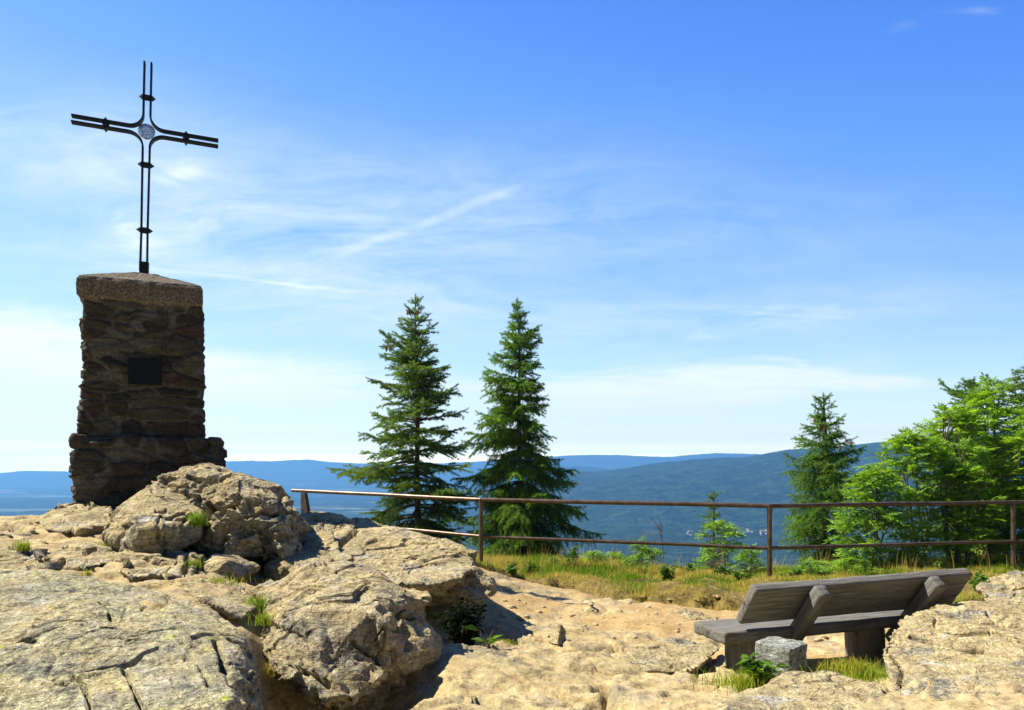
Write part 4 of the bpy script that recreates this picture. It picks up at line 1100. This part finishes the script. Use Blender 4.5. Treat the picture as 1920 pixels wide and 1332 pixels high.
def leafy(name, label, base, h, w, seed, n=260, ll=.045, mat='weed', cat='plant', group=None, stems=9, droop=.3, broad=.45):
    """Small bushy plant: thin stems with simple leaves."""
    rng = np.random.RandomState(seed); e = empty(name, base); tag(e, label, cat, group)
    wood = Geo(); pos, dr = [], []
    for s in range(stems):
        az = rng.uniform(0, 2 * PI); tilt = rng.uniform(0, 1.0) * w / h
        d = np.array([math.cos(az) * tilt, math.sin(az) * tilt, 1.0]); d /= np.linalg.norm(d); L = h * rng.uniform(.55, 1.1)
        t = np.linspace(0, 1, 6); pts = d[None] * (L * t)[:, None]; pts[:, 2] -= .02; pts += rng.normal(size=pts.shape) * .012 * h * t[:, None]
        wood.tube(pts, np.linspace(.004, .002, 6), 4, cap=False)
        m = n // stems
        for k in range(m):
            u = rng.uniform(.2, 1.0); a2 = k * 2.4 + rng.rand()
            q = np.array([np.interp(u, t, pts[:, c]) for c in range(3)])
            pos.append(q); dr.append([math.cos(a2), math.sin(a2), rng.uniform(-droop, .7)])
    pos = np.array(pos); d = np.array(dr); d /= np.linalg.norm(d, axis=1)[:, None]; N = len(pos)
    s = np.cross(d, np.array([0, 0, 1.0]) + rng.normal(size=(N, 3)) * .4); s /= np.linalg.norm(s, axis=1)[:, None] + 1e-9
    L = ll * rng.uniform(.6, 1.3, N)[:, None]; W = s * L * broad * .5
    mid = pos + d * L * .5; mid[:, 2] += .06 * L[:, 0]; tip = pos + d * L; tip[:, 2] -= .18 * L[:, 0]
    v = np.stack([pos, mid + W, tip, mid - W], 1).reshape(-1, 3)
    wood.build('stems', M['bark' if mat == 'darkleaf' else 'twig'], e)
    g = Geo(); g.add(v, np.arange(len(v)).reshape(-1, 4), np.repeat(rng.rand(N), 4)); g.build('leaves', M[mat], e)
    return e

# ------------------------------------------------------------------ grasses
def blades(geo, x, y, z, hgt, rng, tone, width=.006, lean=.45):
    n = len(x); az = rng.uniform(0, 2 * PI, n); b = np.stack([x, y, z], 1)
    l = np.stack([np.cos(az), np.sin(az), 0 * az], 1) * (hgt * lean * rng.rand(n))[:, None]
    sa = rng.uniform(0, PI, n); sv = np.stack([np.cos(sa), np.sin(sa), 0 * sa], 1) * width * .5 * rng.uniform(.6, 1.3, n)[:, None]
    up = np.array([0, 0, 1.0]) * hgt[:, None]
    p1 = b + up * .5 + l * .3; p2 = b + up * (1 - .25 * rng.rand(n))[:, None] + l
    v = np.stack([b - sv, b + sv, p1 + sv * .8, p1 - sv * .8, p2 + sv * .12, p2 - sv * .12], 1).reshape(-1, 3)
    k = np.arange(n)[:, None] * 6
    f = np.concatenate([k + np.array([[0, 1, 2, 3]]), k + np.array([[3, 2, 4, 5]])])
    geo.add(v, f, np.repeat(np.clip(tone, 0, 1), 6))

def build_grass():
    rng = np.random.RandomState(3)
    N = 420000
    x = rng.uniform(-1.6, 9.6, N); y = rng.uniform(7.0, 13.4, N); k = np.abs(x / y) < .72; x, y = x[k], y[k]
    rock, soil, edge = masks(x, y); p = np.stack([x, y, 0 * x], 1)
    g1 = fbm(p * .9 + 31, 4); g2 = fbm(p * 2.3 + 51, 3)
    back = sstep(9.4, 11.2, y - .12 * np.abs(x - 3))                 # taller towards the drop
    thin = sstep(-.05, .25, fbm(p * 1.7 + 91, 3)) * sstep(1.9, .2, y - edge)
    dens = soil * np.clip(.5 + .8 * g2 + .5 * back - .5 * thin, 0.06, 1) * (1 - .4 * sstep(.25, .6, g1))
    keep = rng.rand(len(x)) < dens; x, y, p, back, g1, g2 = x[keep], y[keep], p[keep], back[keep], g1[keep], g2[keep]
    h = (.035 + .045 * np.clip(g2 + .3, 0, 1) + .09 * back) * rng.uniform(.5, 1.35, len(x))
    green = sstep(-.1, .3, 1.5 * g1 + .25 * rng.normal(size=len(x)) + .15 * sstep(2, -1, x))
    tone = .70 - .6 * green + .16 * rng.normal(size=len(x)) + .12 * back * (rng.rand(len(x)) < .5)
    g = Geo(); blades(g, x, y, ground_z(x, y, 'soil') - .01, h, rng, tone)
    # seed stalks against the valley
    n = 2600; sx = rng.uniform(-1.2, 10, n); sy = rng.uniform(10.6, 12.9, n); k = masks(sx, sy)[1] * np.clip(.5 + fbm(np.stack([sx, sy, 0 * sx], 1) * 1.3, 3), 0, 1) > rng.rand(n)
    sx, sy = sx[k], sy[k]
    blades(g, sx, sy, ground_z(sx, sy) - .01, rng.uniform(.22, .48, len(sx)), rng, rng.uniform(.6, 1, len(sx)), .0045, .35)
    o = g.build('grass', M['grass']); tag(o, 'yellow green grass and dry stalks along the railing', 'grass', None, 'stuff')

def surface_hit(px, py, d0=2.5, d1=12.0):
    """First surface (ground or boulder) on the sight line of a photo pixel."""
    dg = bpy.context.evaluated_depsgraph_get(); o = Vector((0, 0, EYE)); q = Vector(P(px, py, 1.0)) - o
    ok, loc, nrm, _, ob, _ = bpy.context.scene.ray_cast(dg, o, q.normalized())
    return (np.array(loc) if ok and loc.y < d1 else P(px, py, d1))

def tuft(label, px, py, n, h, w, tone, seed, name='grass_tuft', group='grass tufts in the rocks', at=None):
    rng = np.random.RandomState(seed); b = surface_hit(px, py) if at is None else np.array(at)
    g = Geo(); r = np.abs(rng.normal(size=n)) * w; a = rng.uniform(0, 2 * PI, n)
    x, y = r * np.cos(a), r * np.sin(a) * .7
    blades(g, x, y, -.02 + 0 * x, h * rng.uniform(.5, 1.2, n), rng, tone + .13 * rng.normal(size=n), .005, .8)
    o = g.build(name, M['grass']); o.location = b; tag(o, label, 'grass', group); return o
# ------------------------------------------------------------------ assemble
bpy.context.scene.unit_settings.system = 'METRIC'
build_ground(); build_hills(); build_village(); build_rocks(); build_pillar(); build_cross(); build_railing(); build_bench(); build_block()

def G(px, d):                 # ground point below a photo column at depth d
    x = (px - 960) / F * d; return np.array([x, d, float(ground_z(x, d)[0])])

def prof_of(tl, tr_):
    a, b = np.array(tl), np.array(tr_)
    def f(t, az):
        k = .5 + .5 * math.cos(az); return (np.interp(t, a[:, 0], a[:, 1]) * (1 - k) + np.interp(t, b[:, 0], b[:, 1]) * k)
    return f
GT = 'conifers beyond the railing'
bl = np.array([P(788, 1000, 15)[0], 15.0, -.45]); hl = P(778, 552, 15)[2] - bl[2]
spruce('wide open crowned spruce hung with cones, left of the pair behind the railing', bl, hl,
       prof_of([(0, 1.7), (.12, 2.1), (.25, 2.15), (.33, 1.4), (.5, 1.2), (.62, .98), (.75, .72), (.84, .42), (.92, .24), (1, .05)], [(0, 1.2), (.2, 1.15), (.36, 1.05), (.5, .95), (.62, .8), (.75, .55), (.84, .36), (.92, .2), (1, .05)]),
       21, gap=.085, bare=.29, whorl=.205, per=7, droop=.3, dens=.92, group=GT, cones=13, lean=-.018, sag=.18)
br = np.array([P(978, 1000, 14)[0], 14.0, -.05]); hr = P(966, 560, 14)[2] - br[2]
spruce('dense dark spruce with drooping twigs, right of the pair behind the railing', br, hr,
       prof_of([(0, .9), (.12, 1.15), (.25, 1.2), (.4, 1.0), (.55, .82), (.68, .6), (.8, .36), (.9, .19), (1, .04)], [(0, .85), (.12, 1.1), (.25, 1.25), (.4, 1.05), (.5, .68), (.6, .5), (.72, .44), (.82, .34), (.9, .18), (1, .04)]),
       34, whorl=.185, per=8, droop=.5, dens=1.12, group=GT, lean=-.02, mat='needle2', sag=.45, clear=.05)
bm_ = np.array([P(1553, 1000, 13.2)[0], 13.2, -.5]); hm = P(1543, 737, 13.2)[2] - bm_[2]
spruce('short spruce with hanging twigs and brown cones, standing alone behind the right railing', bm_, hm,
       prof_of([(0, .62), (.2, .66), (.4, .68), (.55, .72), (.68, .66), (.78, .42), (.86, .27), (.93, .15), (1, .04)], [(0, .6), (.2, .5), (.4, .5), (.55, .55), (.68, .52), (.78, .42), (.86, .26), (.93, .14), (1, .04)]),
       47, whorl=.16, per=7, droop=.6, dens=1.05, group=GT, cones=7, lean=-.03, mat='needle2', sag=.65, nl=.036, tr=.02)
spruce('tiny spruce sapling poking above the mid rail over the valley', np.array([P(1338, 1000, 12.2)[0], 12.2, -.45]), P(1338, 920, 12.2)[2] + .45,
       prof_of([(0, .34), (.3, .3), (.5, .24), (.75, .16), (1, .03)], [(0, .34), (.3, .3), (.5, .26), (.75, .14), (1, .03)]), 52, whorl=.14, per=5, dens=1.2, group=GT, mat='needle2', nl=.03, tr=.016)
b4 = np.array([P(1832, 1000, 13.6)[0], 13.6, -.5])
spruce('spruce rising out of the rowans at the right, its tip above the leaves', b4, P(1826, 708, 13.6)[2] + .5,
       prof_of([(0, .9), (.4, .95), (.6, .85), (.78, .62), (.88, .5), (.95, .2), (1, .04)], [(0, .9), (.4, .9), (.6, .7), (.8, .45), (.92, .22), (1, .04)]), 63, whorl=.22, per=6, dens=1.0, group=GT, mat='needle2', lean=-.01)
b5 = np.array([P(1955, 1000, 13.0)[0], 13.0, -.4])
spruce('spruce cut by the right picture border, one branch reaching in', b5, P(1945, 640, 13.0)[2] + .4,
       prof_of([(0, 1.0), (.4, 1.0), (.6, .8), (.8, .5), (.92, .22), (1, .04)], [(0, 1.0), (.4, .9), (.6, .7), (.8, .45), (.92, .22), (1, .04)]), 71, whorl=.22, per=6, group=GT, lean=-.01)

RG = 'rowans beyond the railing'
def rw(label, px, top, d, zb, spread, seed, **k):
    b = np.array([P(px, 900, d)[0], d, zb]); rowan(label, b, P(px, top, d)[2] - zb, spread, seed, group=RG, **k)
rw('light green rowan leaning left, nearest to the lone short spruce', 1730, 818, 12.1, -.2, (1.05, .7), 81, n_stem=5, shift=-.10, clusters=165)
rw('tallest rowan growing against the conifer on the right', 1855, 722, 12.7, -.25, (.8, .7), 82, n_stem=4, clusters=170)
rw('rowan at the right picture border behind the last railing post', 1950, 768, 12.0, -.2, (.8, .7), 83, n_stem=4, clusters=150)
rw('middle rowan filling the dip between the light rowan and the tallest one', 1790, 765, 12.3, -.2, (.75, .6), 88, n_stem=4, clusters=130)
rw('low rowan bush under the tallest rowan', 1805, 880, 11.9, -.15, (.75, .5), 84, n_stem=4, low=.12, clusters=110)
rw('low rowan bush between the short spruce and the light rowan', 1640, 885, 11.6, -.1, (.62, .4), 85, n_stem=5, low=.10, clusters=130)
rw('rowan bush wrapped round the tiny spruce sapling', 1350, 982, 11.8, -.25, (.5, .4), 86, n_stem=4, low=.15, leaf=.15, clusters=46)
SG = 'rowan shoots at the edge of the drop'
def sh(label, px, top, d, zb, seed, spread=(.1, .1), **k):
    b = G(px, d); rowan(label, b, P(px, top - 8, d)[2] - b[2], spread, seed, group=SG, name='rowan_sapling', cat='sapling', n_stem=k.pop('n_stem', 3), low=.3, leaf=k.pop('leaf', .14), clusters=k.pop('clusters', 12), per=5, **k)
sh('bushy rowan shoot over the valley, midway between two railing posts', 1200, 1028, 11.4, -.05, 91, (.30, .2), n_stem=5, clusters=34)
sh('single thin rowan shoot with a yellow green top', 1115, 1042, 11.6, -.02, 92, n_stem=2)
sh('rowan shoot just right of the dry stalks', 1150, 1040, 11.7, -.05, 93, n_stem=2)
sh('low rowan shoot left of the corner post', 1405, 1035, 11.2, -.05, 94, (.25, .2), n_stem=4, clusters=22)
sh('rowan shoot below the short spruce, behind the bench back', 1530, 1060, 11.0, -.05, 95, (.4, .3), n_stem=5, clusters=34)
sh('rowan shoot between short spruce and low rowan bush', 1610, 1052, 11.3, -.05, 96, (.4, .3), n_stem=5, clusters=34)
sh('rowan shoot under the light rowan, above the bench back', 1690, 1030, 11.6, -.05, 97, (.4, .3), n_stem=5, clusters=34)
sh('rowan shoot right of the last railing post', 1915, 1010, 11.8, -.05, 98, (.4, .3), n_stem=5, clusters=34)

# small plants
WG = 'weeds in the turf'
for i, (px, d, h, w, lab) in enumerate([(1000, 11.0, .22, .3, 'round leaved weed in the green grass beside the second post'), (1075, 11.2, .26, .25, 'dark leafy weed at the end of the grassy mound'), (1255, 10.0, .26, .2, 'dark green thistle like weed in the middle of the turf'),
                                        (1490, 10.3, .2, .35, 'low weed right of the corner post'), (1835, 8.6, .2, .16, 'dark leafy weed at the right end of the bench back'), (1390, 9.9, .18, .3, 'low weed behind the left end of the bench'), (1040, 11.4, .2, .3, 'spreading weed right of the second post, before the valley'), (1290, 10.8, .2, .3, 'weed under the mid rail, left of the rowan bush'), (1345, 10.4, .18, .35, 'low weed in front of the rowan bush'), (1620, 10.6, .2, .4, 'weed clump showing above the middle of the bench back'), (1750, 10.9, .2, .4, 'weed clump above the right end of the bench back'),
                                        (960, 9.9, .12, .2, 'small weed at the turf scarp under the second post')]):
    leafy('weed', lab, G(px, d) - np.array([0, 0, .02]), h * 1.35, w * 1.2, 100 + i, n=300, ll=.065, group=WG)
leafy('leafy_plant', 'bright green broad leaved plant in front of the stone block', surface_hit(1428, 1283) + np.array([0, 0, -.02]), .24, .17, 120, n=190, ll=.085, stems=14, broad=.5)
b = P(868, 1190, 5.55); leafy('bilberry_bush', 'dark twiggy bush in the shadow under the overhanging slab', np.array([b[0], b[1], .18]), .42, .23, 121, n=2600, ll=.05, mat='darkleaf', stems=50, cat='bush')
b = P(908, 1212, 5.15); leafy('leafy_sprout', 'small sprout with two large leaves beside the dark bush', b, .13, .10, 122, n=12, ll=.11, stems=5, droop=.0, broad=.32)
def twig(label, px, d, h, seed):
    rng = np.random.RandomState(seed); g = Geo(); b = G(px, d)
    def br(p, dv, L, r, k):
        pts = [p]; 
        for _ in range(5): dv = dv + rng.normal(size=3) * .12; dv /= np.linalg.norm(dv); p = p + dv * L / 5; pts.append(p)
        g.tube(np.array(pts), np.linspace(r, r * .4, 6), 5)
        if k:
            for j in range(4): q = pts[rng.randint(2, 6)]; br(q, dv + rng.normal(size=3) * .6, L * .35, r * .5, k - 1)
    br(np.zeros(3), np.array([0, 0, 1.0]), h, .010, 2)
    o = g.build('dead_sapling', M['twig']); o.location = b; tag(o, label, 'twig')
twig('bare dead sapling standing before the blue valley', 1242, 11.4, .85, 5)
build_grass()
for i, (px, py, n, h, w, tn, lab) in enumerate([
    (369, 982, 240, .13, .05, .22, 'fresh green grass tuft in the crack of the tallest boulder'),
    (362, 1058, 120, .07, .06, .3, 'thin grass patch left of the small split slab'),
    (400, 1090, 260, .06, .16, .45, 'mossy grass strip below the small split slab'),
    (486, 1135, 260, .09, .07, .3, 'grass in the gap behind the huge slab'),
    (498, 1165, 160, .09, .05, .35, 'grass hanging into the dark gap between the two foreground boulders'),
    (42, 1028, 200, .08, .05, .35, 'grass tuft beside the small stone by the left border'),
    (195, 1022, 150, .05, .07, .4, 'low grass cushion at the foot of the smooth leaning boulder'),
    (165, 1075, 90, .05, .04, .45, 'tiny grass cushion above the huge slab'),
    (505, 1258, 160, .08, .06, .6, 'yellowish grass in the deep gap by the huge slab'),
    (812, 1160, 120, .08, .05, .3, 'grass on the ledge between the two toned boulder and the dark bush'),
    (1385, 1285, 420, .11, .12, .35, 'grass around the bench leg'),
    (1630, 1272, 900, .10, .19, .28, 'bright grass patch beside the wide right slab'),
    (1600, 1252, 380, .09, .12, .5, 'dry grass fringe behind the stone block'),
    (1095, 1203, 260, .03, .12, .45, 'thin strip of grass on the path slab beside the pointed stone'),
    (945, 1203, 160, .04, .10, .45, 'sparse grass beside the leafy sprout'),
    (1700, 1120, 500, .12, .25, .5, 'grass behind the right end of the bench'),
    (1395, 1165, 160, .06, .10, .6, 'dry grass beside the seat end')]):
    at = {1700: G(1712, 6.6), 1395: G(1392, 7.6)}.get(px)
    tuft(lab, px, py, n, h, w, tn, 200 + i, at=at)

# ------------------------------------------------------------------ light, sky, camera
SUN = np.array([-.97, .22, 0]); SUN /= np.linalg.norm(SUN); EL = math.radians(50)
sdir = np.array([SUN[0] * math.cos(EL), SUN[1] * math.cos(EL), math.sin(EL)])
l = bpy.data.lights.new('sun', 'SUN'); l.energy = 5.0; l.angle = math.radians(.53); l.color = (1.0, .93, .80)
lo_ = bpy.data.objects.new('sun', l); C.objects.link(lo_); lo_.rotation_euler = Vector(-sdir).to_track_quat('-Z', 'Y').to_euler()

w = bpy.data.worlds.new('World'); bpy.context.scene.world = w; w.use_nodes = True
class WT(NT):
    def __init__(s, tree): s.t = tree
t = WT(w.node_tree); t.t.nodes.clear()
out = t.n('OutputWorld'); bg = t.n('Background', Strength=.061); t.link(bg.outputs[0], out.inputs[0])
sky = t.n('TexSky', _sky_type='NISHITA', _sun_disc=False); sky.sun_elevation = EL; sky.sun_rotation = math.atan2(SUN[0], SUN[1]); sky.altitude = 1400; sky.air_density = 1.0; sky.dust_density = .6; sky.ozone_density = 2.0
d = t.n('TexCoord').outputs['Generated']; sep = t.n('SeparateXYZ', Vector=d)
X, Y, Z = sep.outputs
az = t.math('DIVIDE', X, t.math('ADD', t.math('ABSOLUTE', Y), .25))           # left / right of the view
Zp = t.math('MAXIMUM', Z, 0.0)
zz = t.math('ADD', Zp, t.math('MULTIPLY', t.math('MULTIPLY', az, .19), t.math('MULTIPLY', Zp, 3.0, True)), True)
grad = t.ramp(zz, [(0.0, (.92, 1.0, 1.0)), (.05, (.78, .95, 1.0)), (.13, (.52, .81, 1.0)), (.24, (.30, .575, .98)), (.36, (.18, .43, .96)), (.52, (.08, .28, .93)), (.75, (.03, .12, .6))])
backdim = t.n('MapRange', Value=Y, From__Min=-.5, From__Max=.35, To__Min=.14, To__Max=1.0).outputs[0]
g10 = t.mix(1.0, grad, (10, 10, 10), 'MULTIPLY')
for n_ in t.t.nodes:
    if n_.bl_idname == 'ShaderNodeMix': n_.clamp_factor = True; n_.clamp_result = False
base = t.mix(.22, g10, sky.outputs[0])
hb = t.ramp(Zp, [(0.0, 1.0), (.013, 1.0), (.02, .52), (.03, .2), (.04, .11), (.06, .065), (.08, .045), (.12, .02), (.2, 0.0)]); base = t.mix(1.0, base, t.mix(1.0, hb, (43, 36, 10), 'MULTIPLY'), 'ADD')
# thin cirrus and low broken cloud: noise in a flat high layer, gathered where the cloud fields lie
den = t.math('ADD', Zp, .16)
pl = t.n('CombineXYZ', X=t.math('DIVIDE', X, den), Y=t.math('DIVIDE', Y, den), Z=0.0).outputs[0]
warp = t.n('MixRGB', _blend_type='ADD', Fac=.35, Color1=pl, Color2=t.noise(pl, 1.3, 4, .6, 0, 'Color')).outputs[0]
n1 = t.noise(t.mapping(warp, (.9, 2.6, 1), (0, 0, .30)), 1.6, 10, .64, .5)
n2 = t.noise(t.mapping(warp, (2.2, 3.4, 1), (0, 0, -.5), (2.3, 1.1, 0)), 1.4, 9, .66, .9)
nn_ = t.math('ADD', t.math('MULTIPLY', n1, .6), t.math('MULTIPLY', n2, .4))
Yp = t.math('MAXIMUM', Y, .05); A = t.math('DIVIDE', X, Yp); E = t.math('DIVIDE', Z, Yp)
def field(px, py, sx, sy, amt, rot=0.0):
    a = t.math('SUBTRACT', A, (px - 960) / F); e = t.math('SUBTRACT', E, (HY - py) / F); c_, s_ = math.cos(rot), math.sin(rot)
    u = t.math('MULTIPLY', t.math('ADD', t.math('MULTIPLY', a, c_), t.math('MULTIPLY', e, s_)), F / sx); v = t.math('MULTIPLY', t.math('SUBTRACT', t.math('MULTIPLY', e, c_), t.math('MULTIPLY', a, s_)), F / sy)
    g = t.math('EXPONENT', t.math('MULTIPLY', t.math('ADD', t.math('MULTIPLY', u, u), t.math('MULTIPLY', v, v)), -1.0))
    return t.math('MULTIPLY', g, amt)
def total(fs):
    o = fs[0]
    for f_ in fs[1:]: o = t.math('ADD', o, f_)
    return o
soft = total([field(*a) for a in ((330, 400, 420, 150, .8, -.25), (800, 400, 420, 120, .55, .1), (150, 250, 300, 90, .35), (1450, 580, 500, 50, .55, .05), (1300, 430, 600, 90, .25), (600, 560, 500, 60, .5, -.06))])
dense = total([field(*a) for a in ((20, 650, 330, 75, 1.0, -.08), (470, 725, 340, 55, .8), (1230, 740, 380, 65, .78, .03), (330, 330, 75, 24, .45, .15), (255, 440, 90, 42, .45, -.5), (1320, 634, 60, 12, .32), (1480, 590, 200, 20, .4, .06), (1690, 50, 90, 22, .28, .45), (1840, 20, 80, 16, .4), (0, 380, 140, 25, .35, -.1), (1720, 718, 160, 18, .35), (1500, 700, 250, 40, .28))])
cf = t.math('MULTIPLY', t.math('MULTIPLY', soft, t.ramp(nn_, [(.36, 0.0), (.62, 1.0)])), .64)
bf = t.math('MULTIPLY', t.n('MapRange', Value=t.math('ADD', nn_, t.math('MULTIPLY', dense, .42)), From__Min=.56, From__Max=.90, _interpolation_type='SMOOTHSTEP').outputs[0], t.math('MINIMUM', t.math('MULTIPLY', dense, 1.6), 1.0))
# old contrails
def trail(pa, pb, wid, amt):
    a = P(*pa, 1.0) - np.array([0, 0, EYE]); b = P(*pb, 1.0) - np.array([0, 0, EYE]); a /= np.linalg.norm(a); b /= np.linalg.norm(b)
    nn = np.cross(a, b); nn /= np.linalg.norm(nn); m = (a + b) / 2; m /= np.linalg.norm(m); half = math.acos(float(a @ b)) / 2
    wob = t.math('MULTIPLY', t.math('SUBTRACT', t.noise(d, 9, 4), .5), .02)
    dist = t.math('ABSOLUTE', t.math('ADD', t.n('VectorMath', i0=d, i1=tuple(nn), _operation='DOT_PRODUCT').outputs['Value'], wob))
    core = t.n('MapRange', Value=dist, From__Min=0.0, From__Max=wid, To__Min=1.0, To__Max=0.0, _interpolation_type='SMOOTHSTEP').outputs[0]
    al = t.n('VectorMath', i0=d, i1=tuple(m), _operation='DOT_PRODUCT').outputs['Value']
    seg = t.n('MapRange', Value=al, From__Min=math.cos(half * 1.1), From__Max=math.cos(half * .6), To__Min=0.0, To__Max=amt, _interpolation_type='SMOOTHSTEP').outputs[0]
    return t.math('MULTIPLY', t.math('MULTIPLY', core, seg), t.ramp(t.noise(d, 22, 4), [(.25, .3), (.6, 1.0)]))
tr1 = trail((600, 488), (985, 345),   .009, .28); tr2 = trail((200, 497), (720, 549), .004, .34)
cl = t.math('ADD', t.math('ADD', cf, bf), t.math('ADD', tr1, tr2), True)
c = t.mix(t.math('MULTIPLY', cl, .95), base, (9.3, 9.8, 10.2))
c = t.mix(1.0, c, t.n('CombineColor', Red=backdim, Green=backdim, Blue=backdim).outputs[0], 'MULTIPLY')
t.link(c, bg.inputs['Color'])

build_haze()

cam = bpy.data.cameras.new('camera'); co = bpy.data.objects.new('camera', cam); C.objects.link(co)
co.location = (0, 0, EYE); co.rotation_euler = (PI / 2, 0, 0); cam.sensor_width = 36; cam.lens = 36 * F / 1920
cam.shift_y = (HY - 666) / 1920; cam.clip_start = .05; cam.clip_end = 120000
sc = bpy.context.scene; sc.camera = co
sc.view_settings.view_transform = 'Standard'; sc.view_settings.look = 'None'; sc.view_settings.exposure = 1.0; sc.view_settings.gamma = 1
sc.render.engine = 'CYCLES'; cy = sc.cycles; cy.use_denoising = True; cy.max_bounces = 6; cy.diffuse_bounces = 3; cy.glossy_bounces = 2; cy.transmission_bounces = 4; cy.volume_bounces = 0
cy.use_adaptive_sampling = True; cy.adaptive_threshold = .01; cy.caustics_reflective = False; cy.caustics_refractive = False
